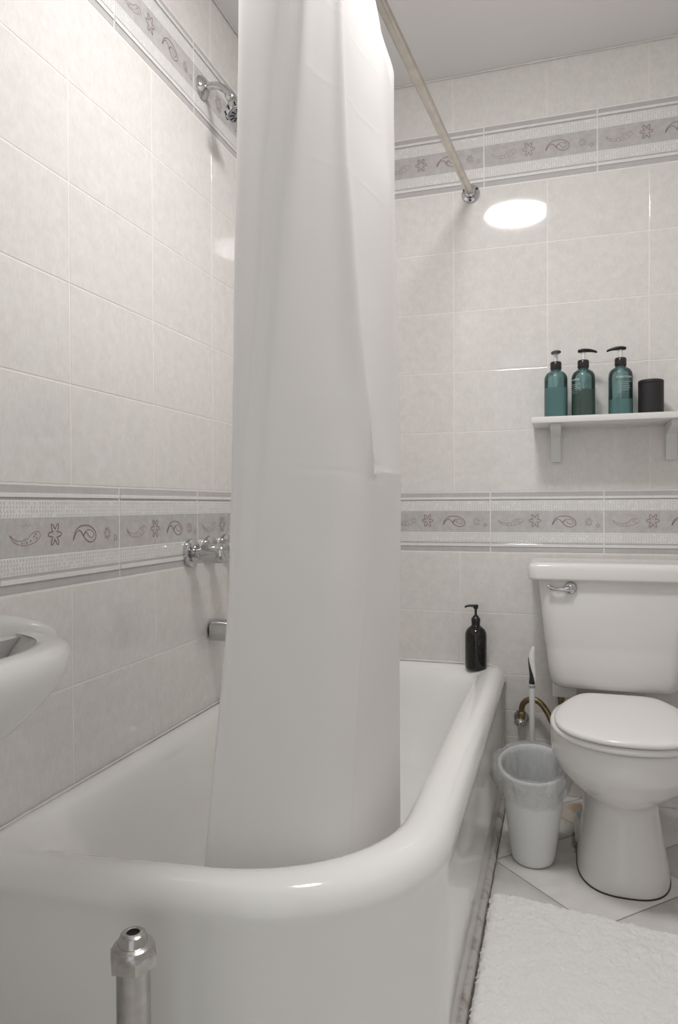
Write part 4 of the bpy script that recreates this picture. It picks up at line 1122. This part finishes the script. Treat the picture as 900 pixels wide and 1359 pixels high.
for ri, ring_ in enumerate(LR2):       # crumple the film into small facets and ridges
    amp = .0050 if ri > 22 else .0030
    if 18 <= ri <= 22: amp = .0015
    for i, p in enumerate(ring_):
        d = Vector((p.x, p.y + .01, 0)).normalized()
        n1 = abs(mn.noise(p * 48)) * 1.6 + abs(mn.noise(p * 110 + Vector((3, 1, 7)))) * .7
        off_ = amp * n1 if ri > 20 else -amp * n1
        p.x += d.x * off_; p.y += d.y * off_; p.z += amp * .5 * mn.noise(p * 70)
vs, fs = loft(LR2, False, False)
liner = link('bin_liner', mesh_pydata('bin_liner', vs, fs, sharp=180, recalc=False), None, [M_LINER])
liner.location = (BXc, -.445, 0)
tag(liner, 'clear crinkled plastic bag lining the white waste bin', 'bin liner')

# ------------------------------------------------------------------ bath mat
mat_root = empty('bath_mat', (1.0, -1.1, 0), 0, 'white fluffy bath mat on the floor beside the tub', 'bath mat')
quad = [Vector((0.768, -0.655)), Vector((0.768, -1.62)), Vector((1.335, -1.62)), Vector((1.335, -0.742))]
def round_poly(q_, r, n=8):
    out = []
    for i, p in enumerate(q_):
        a = (q_[i - 1] - p).normalized(); c = (q_[(i + 1) % len(q_)] - p).normalized()
        p0_, p1_ = p + a * r, p + c * r
        for k in range(n + 1):
            t = k / n
            out.append(p0_ * (1 - t) ** 2 + p * 2 * t * (1 - t) + p1_ * t * t)
    return out
ol = round_poly(quad, .04)
cen = sum(ol, Vector((0, 0))) / len(ol)
def mat_ring(k, z): return [Vector((cen.x + (p.x - cen.x) * k - 1.0, cen.y + (p.y - cen.y) * k + 1.1, z)) for p in ol]
vs, fs = loft([mat_ring(.985, .001), mat_ring(1.0, .004), mat_ring(.995, .009), mat_ring(.975, .011)])
link('backing', mesh_pydata('backing', vs, fs), mat_root, [plain('mat_backing', (0.88, 0.87, 0.85), 0.9)])
def pile_mesh():
    """terry pile: a dense tufted surface with rounded, ragged edges"""
    import numpy as np
    rg = np.random.default_rng(5)
    st = 0.0021
    xs = np.arange(0.752, 1.345, st); ys = np.arange(-1.63, -0.640, st)
    X, Y = np.meshgrid(xs, ys); sh = X.shape
    def vnoise(sc, seed):
        r = np.random.default_rng(seed)
        gx, gy = (X - 0.7) / sc, (Y + 1.7) / sc
        i, j = np.floor(gx).astype(int), np.floor(gy).astype(int)
        g = r.random((j.max() + 3, i.max() + 3))
        fx, fy = gx - i, gy - j
        fx, fy = fx * fx * (3 - 2 * fx), fy * fy * (3 - 2 * fy)
        return (g[j, i] * (1 - fx) + g[j, i + 1] * fx) * (1 - fy) + (g[j + 1, i] * (1 - fx) + g[j + 1, i + 1] * fx) * fy
    P = np.array([(p.x, p.y) for p in ol])
    A_, B_ = P, np.roll(P, -1, 0)
    d = np.full(sh, 9.0); ins = np.zeros(sh, bool)
    for (ax_, ay_), (bx_, by_) in zip(A_, B_):
        ex, ey = bx_ - ax_, by_ - ay_
        tt = np.clip(((X - ax_) * ex + (Y - ay_) * ey) / (ex * ex + ey * ey + 1e-12), 0, 1)
        d = np.minimum(d, np.hypot(X - ax_ - tt * ex, Y - ay_ - tt * ey))
        c_ = ((ay_ > Y) != (by_ > Y)) & (X < (bx_ - ax_) * (Y - ay_) / (by_ - ay_ + 1e-12) + ax_); ins ^= c_
    sd = np.where(ins, d, -d) + 0.006 * (vnoise(.006, 1) - .5) + .003 * (rg.random(sh) - .5)
    edge = np.clip(sd / 0.014, 0, 1); edge = np.sqrt(1 - (1 - edge) ** 2)
    Z = .004 + edge * (.0135 + .0045 * (vnoise(.030, 2) - .5) + .0042 * (vnoise(.011, 3) - .5) + .0034 * (vnoise(.0052, 4) - .5) + .0022 * (rg.random(sh) - .5))
    X2 = X + (rg.random(sh) - .5) * .0016; Y2 = Y + (rg.random(sh) - .5) * .0016
    keep = sd > 0
    ny, nx = sh
    id_ = np.arange(ny * nx).reshape(sh)
    q_ = np.stack([id_[:-1, :-1], id_[:-1, 1:], id_[1:, 1:], id_[1:, :-1]], -1).reshape(-1, 4)
    kq = (keep[:-1, :-1] & keep[:-1, 1:] & keep[1:, 1:] & keep[1:, :-1]).ravel()
    q_ = q_[kq]
    used = np.unique(q_); remap = np.zeros(ny * nx, np.int32); remap[used] = np.arange(len(used))
    V = np.stack([X2.ravel() - 1.0, Y2.ravel() + 1.1, Z.ravel()], 1)[used]
    me = D.meshes.new('pile')
    me.vertices.add(len(V)); me.vertices.foreach_set('co', V.ravel())
    lp = remap[q_].ravel().astype(np.int32)
    me.loops.add(len(lp)); me.loops.foreach_set('vertex_index', lp)
    me.polygons.add(len(q_)); me.polygons.foreach_set('loop_start', (np.arange(len(q_)) * 4).astype(np.int32))
    me.update(calc_edges=True); me.validate()
    me.polygons.foreach_set('use_smooth', [True] * len(me.polygons))
    return me
M_PILE = plain('mat_pile', (0.88, 0.87, 0.855), 0.95, spec=0.1, noise=.03, nscale=30)
pl = link('pile', pile_mesh(), mat_root, [M_PILE]); pl['kind'] = 'stuff'
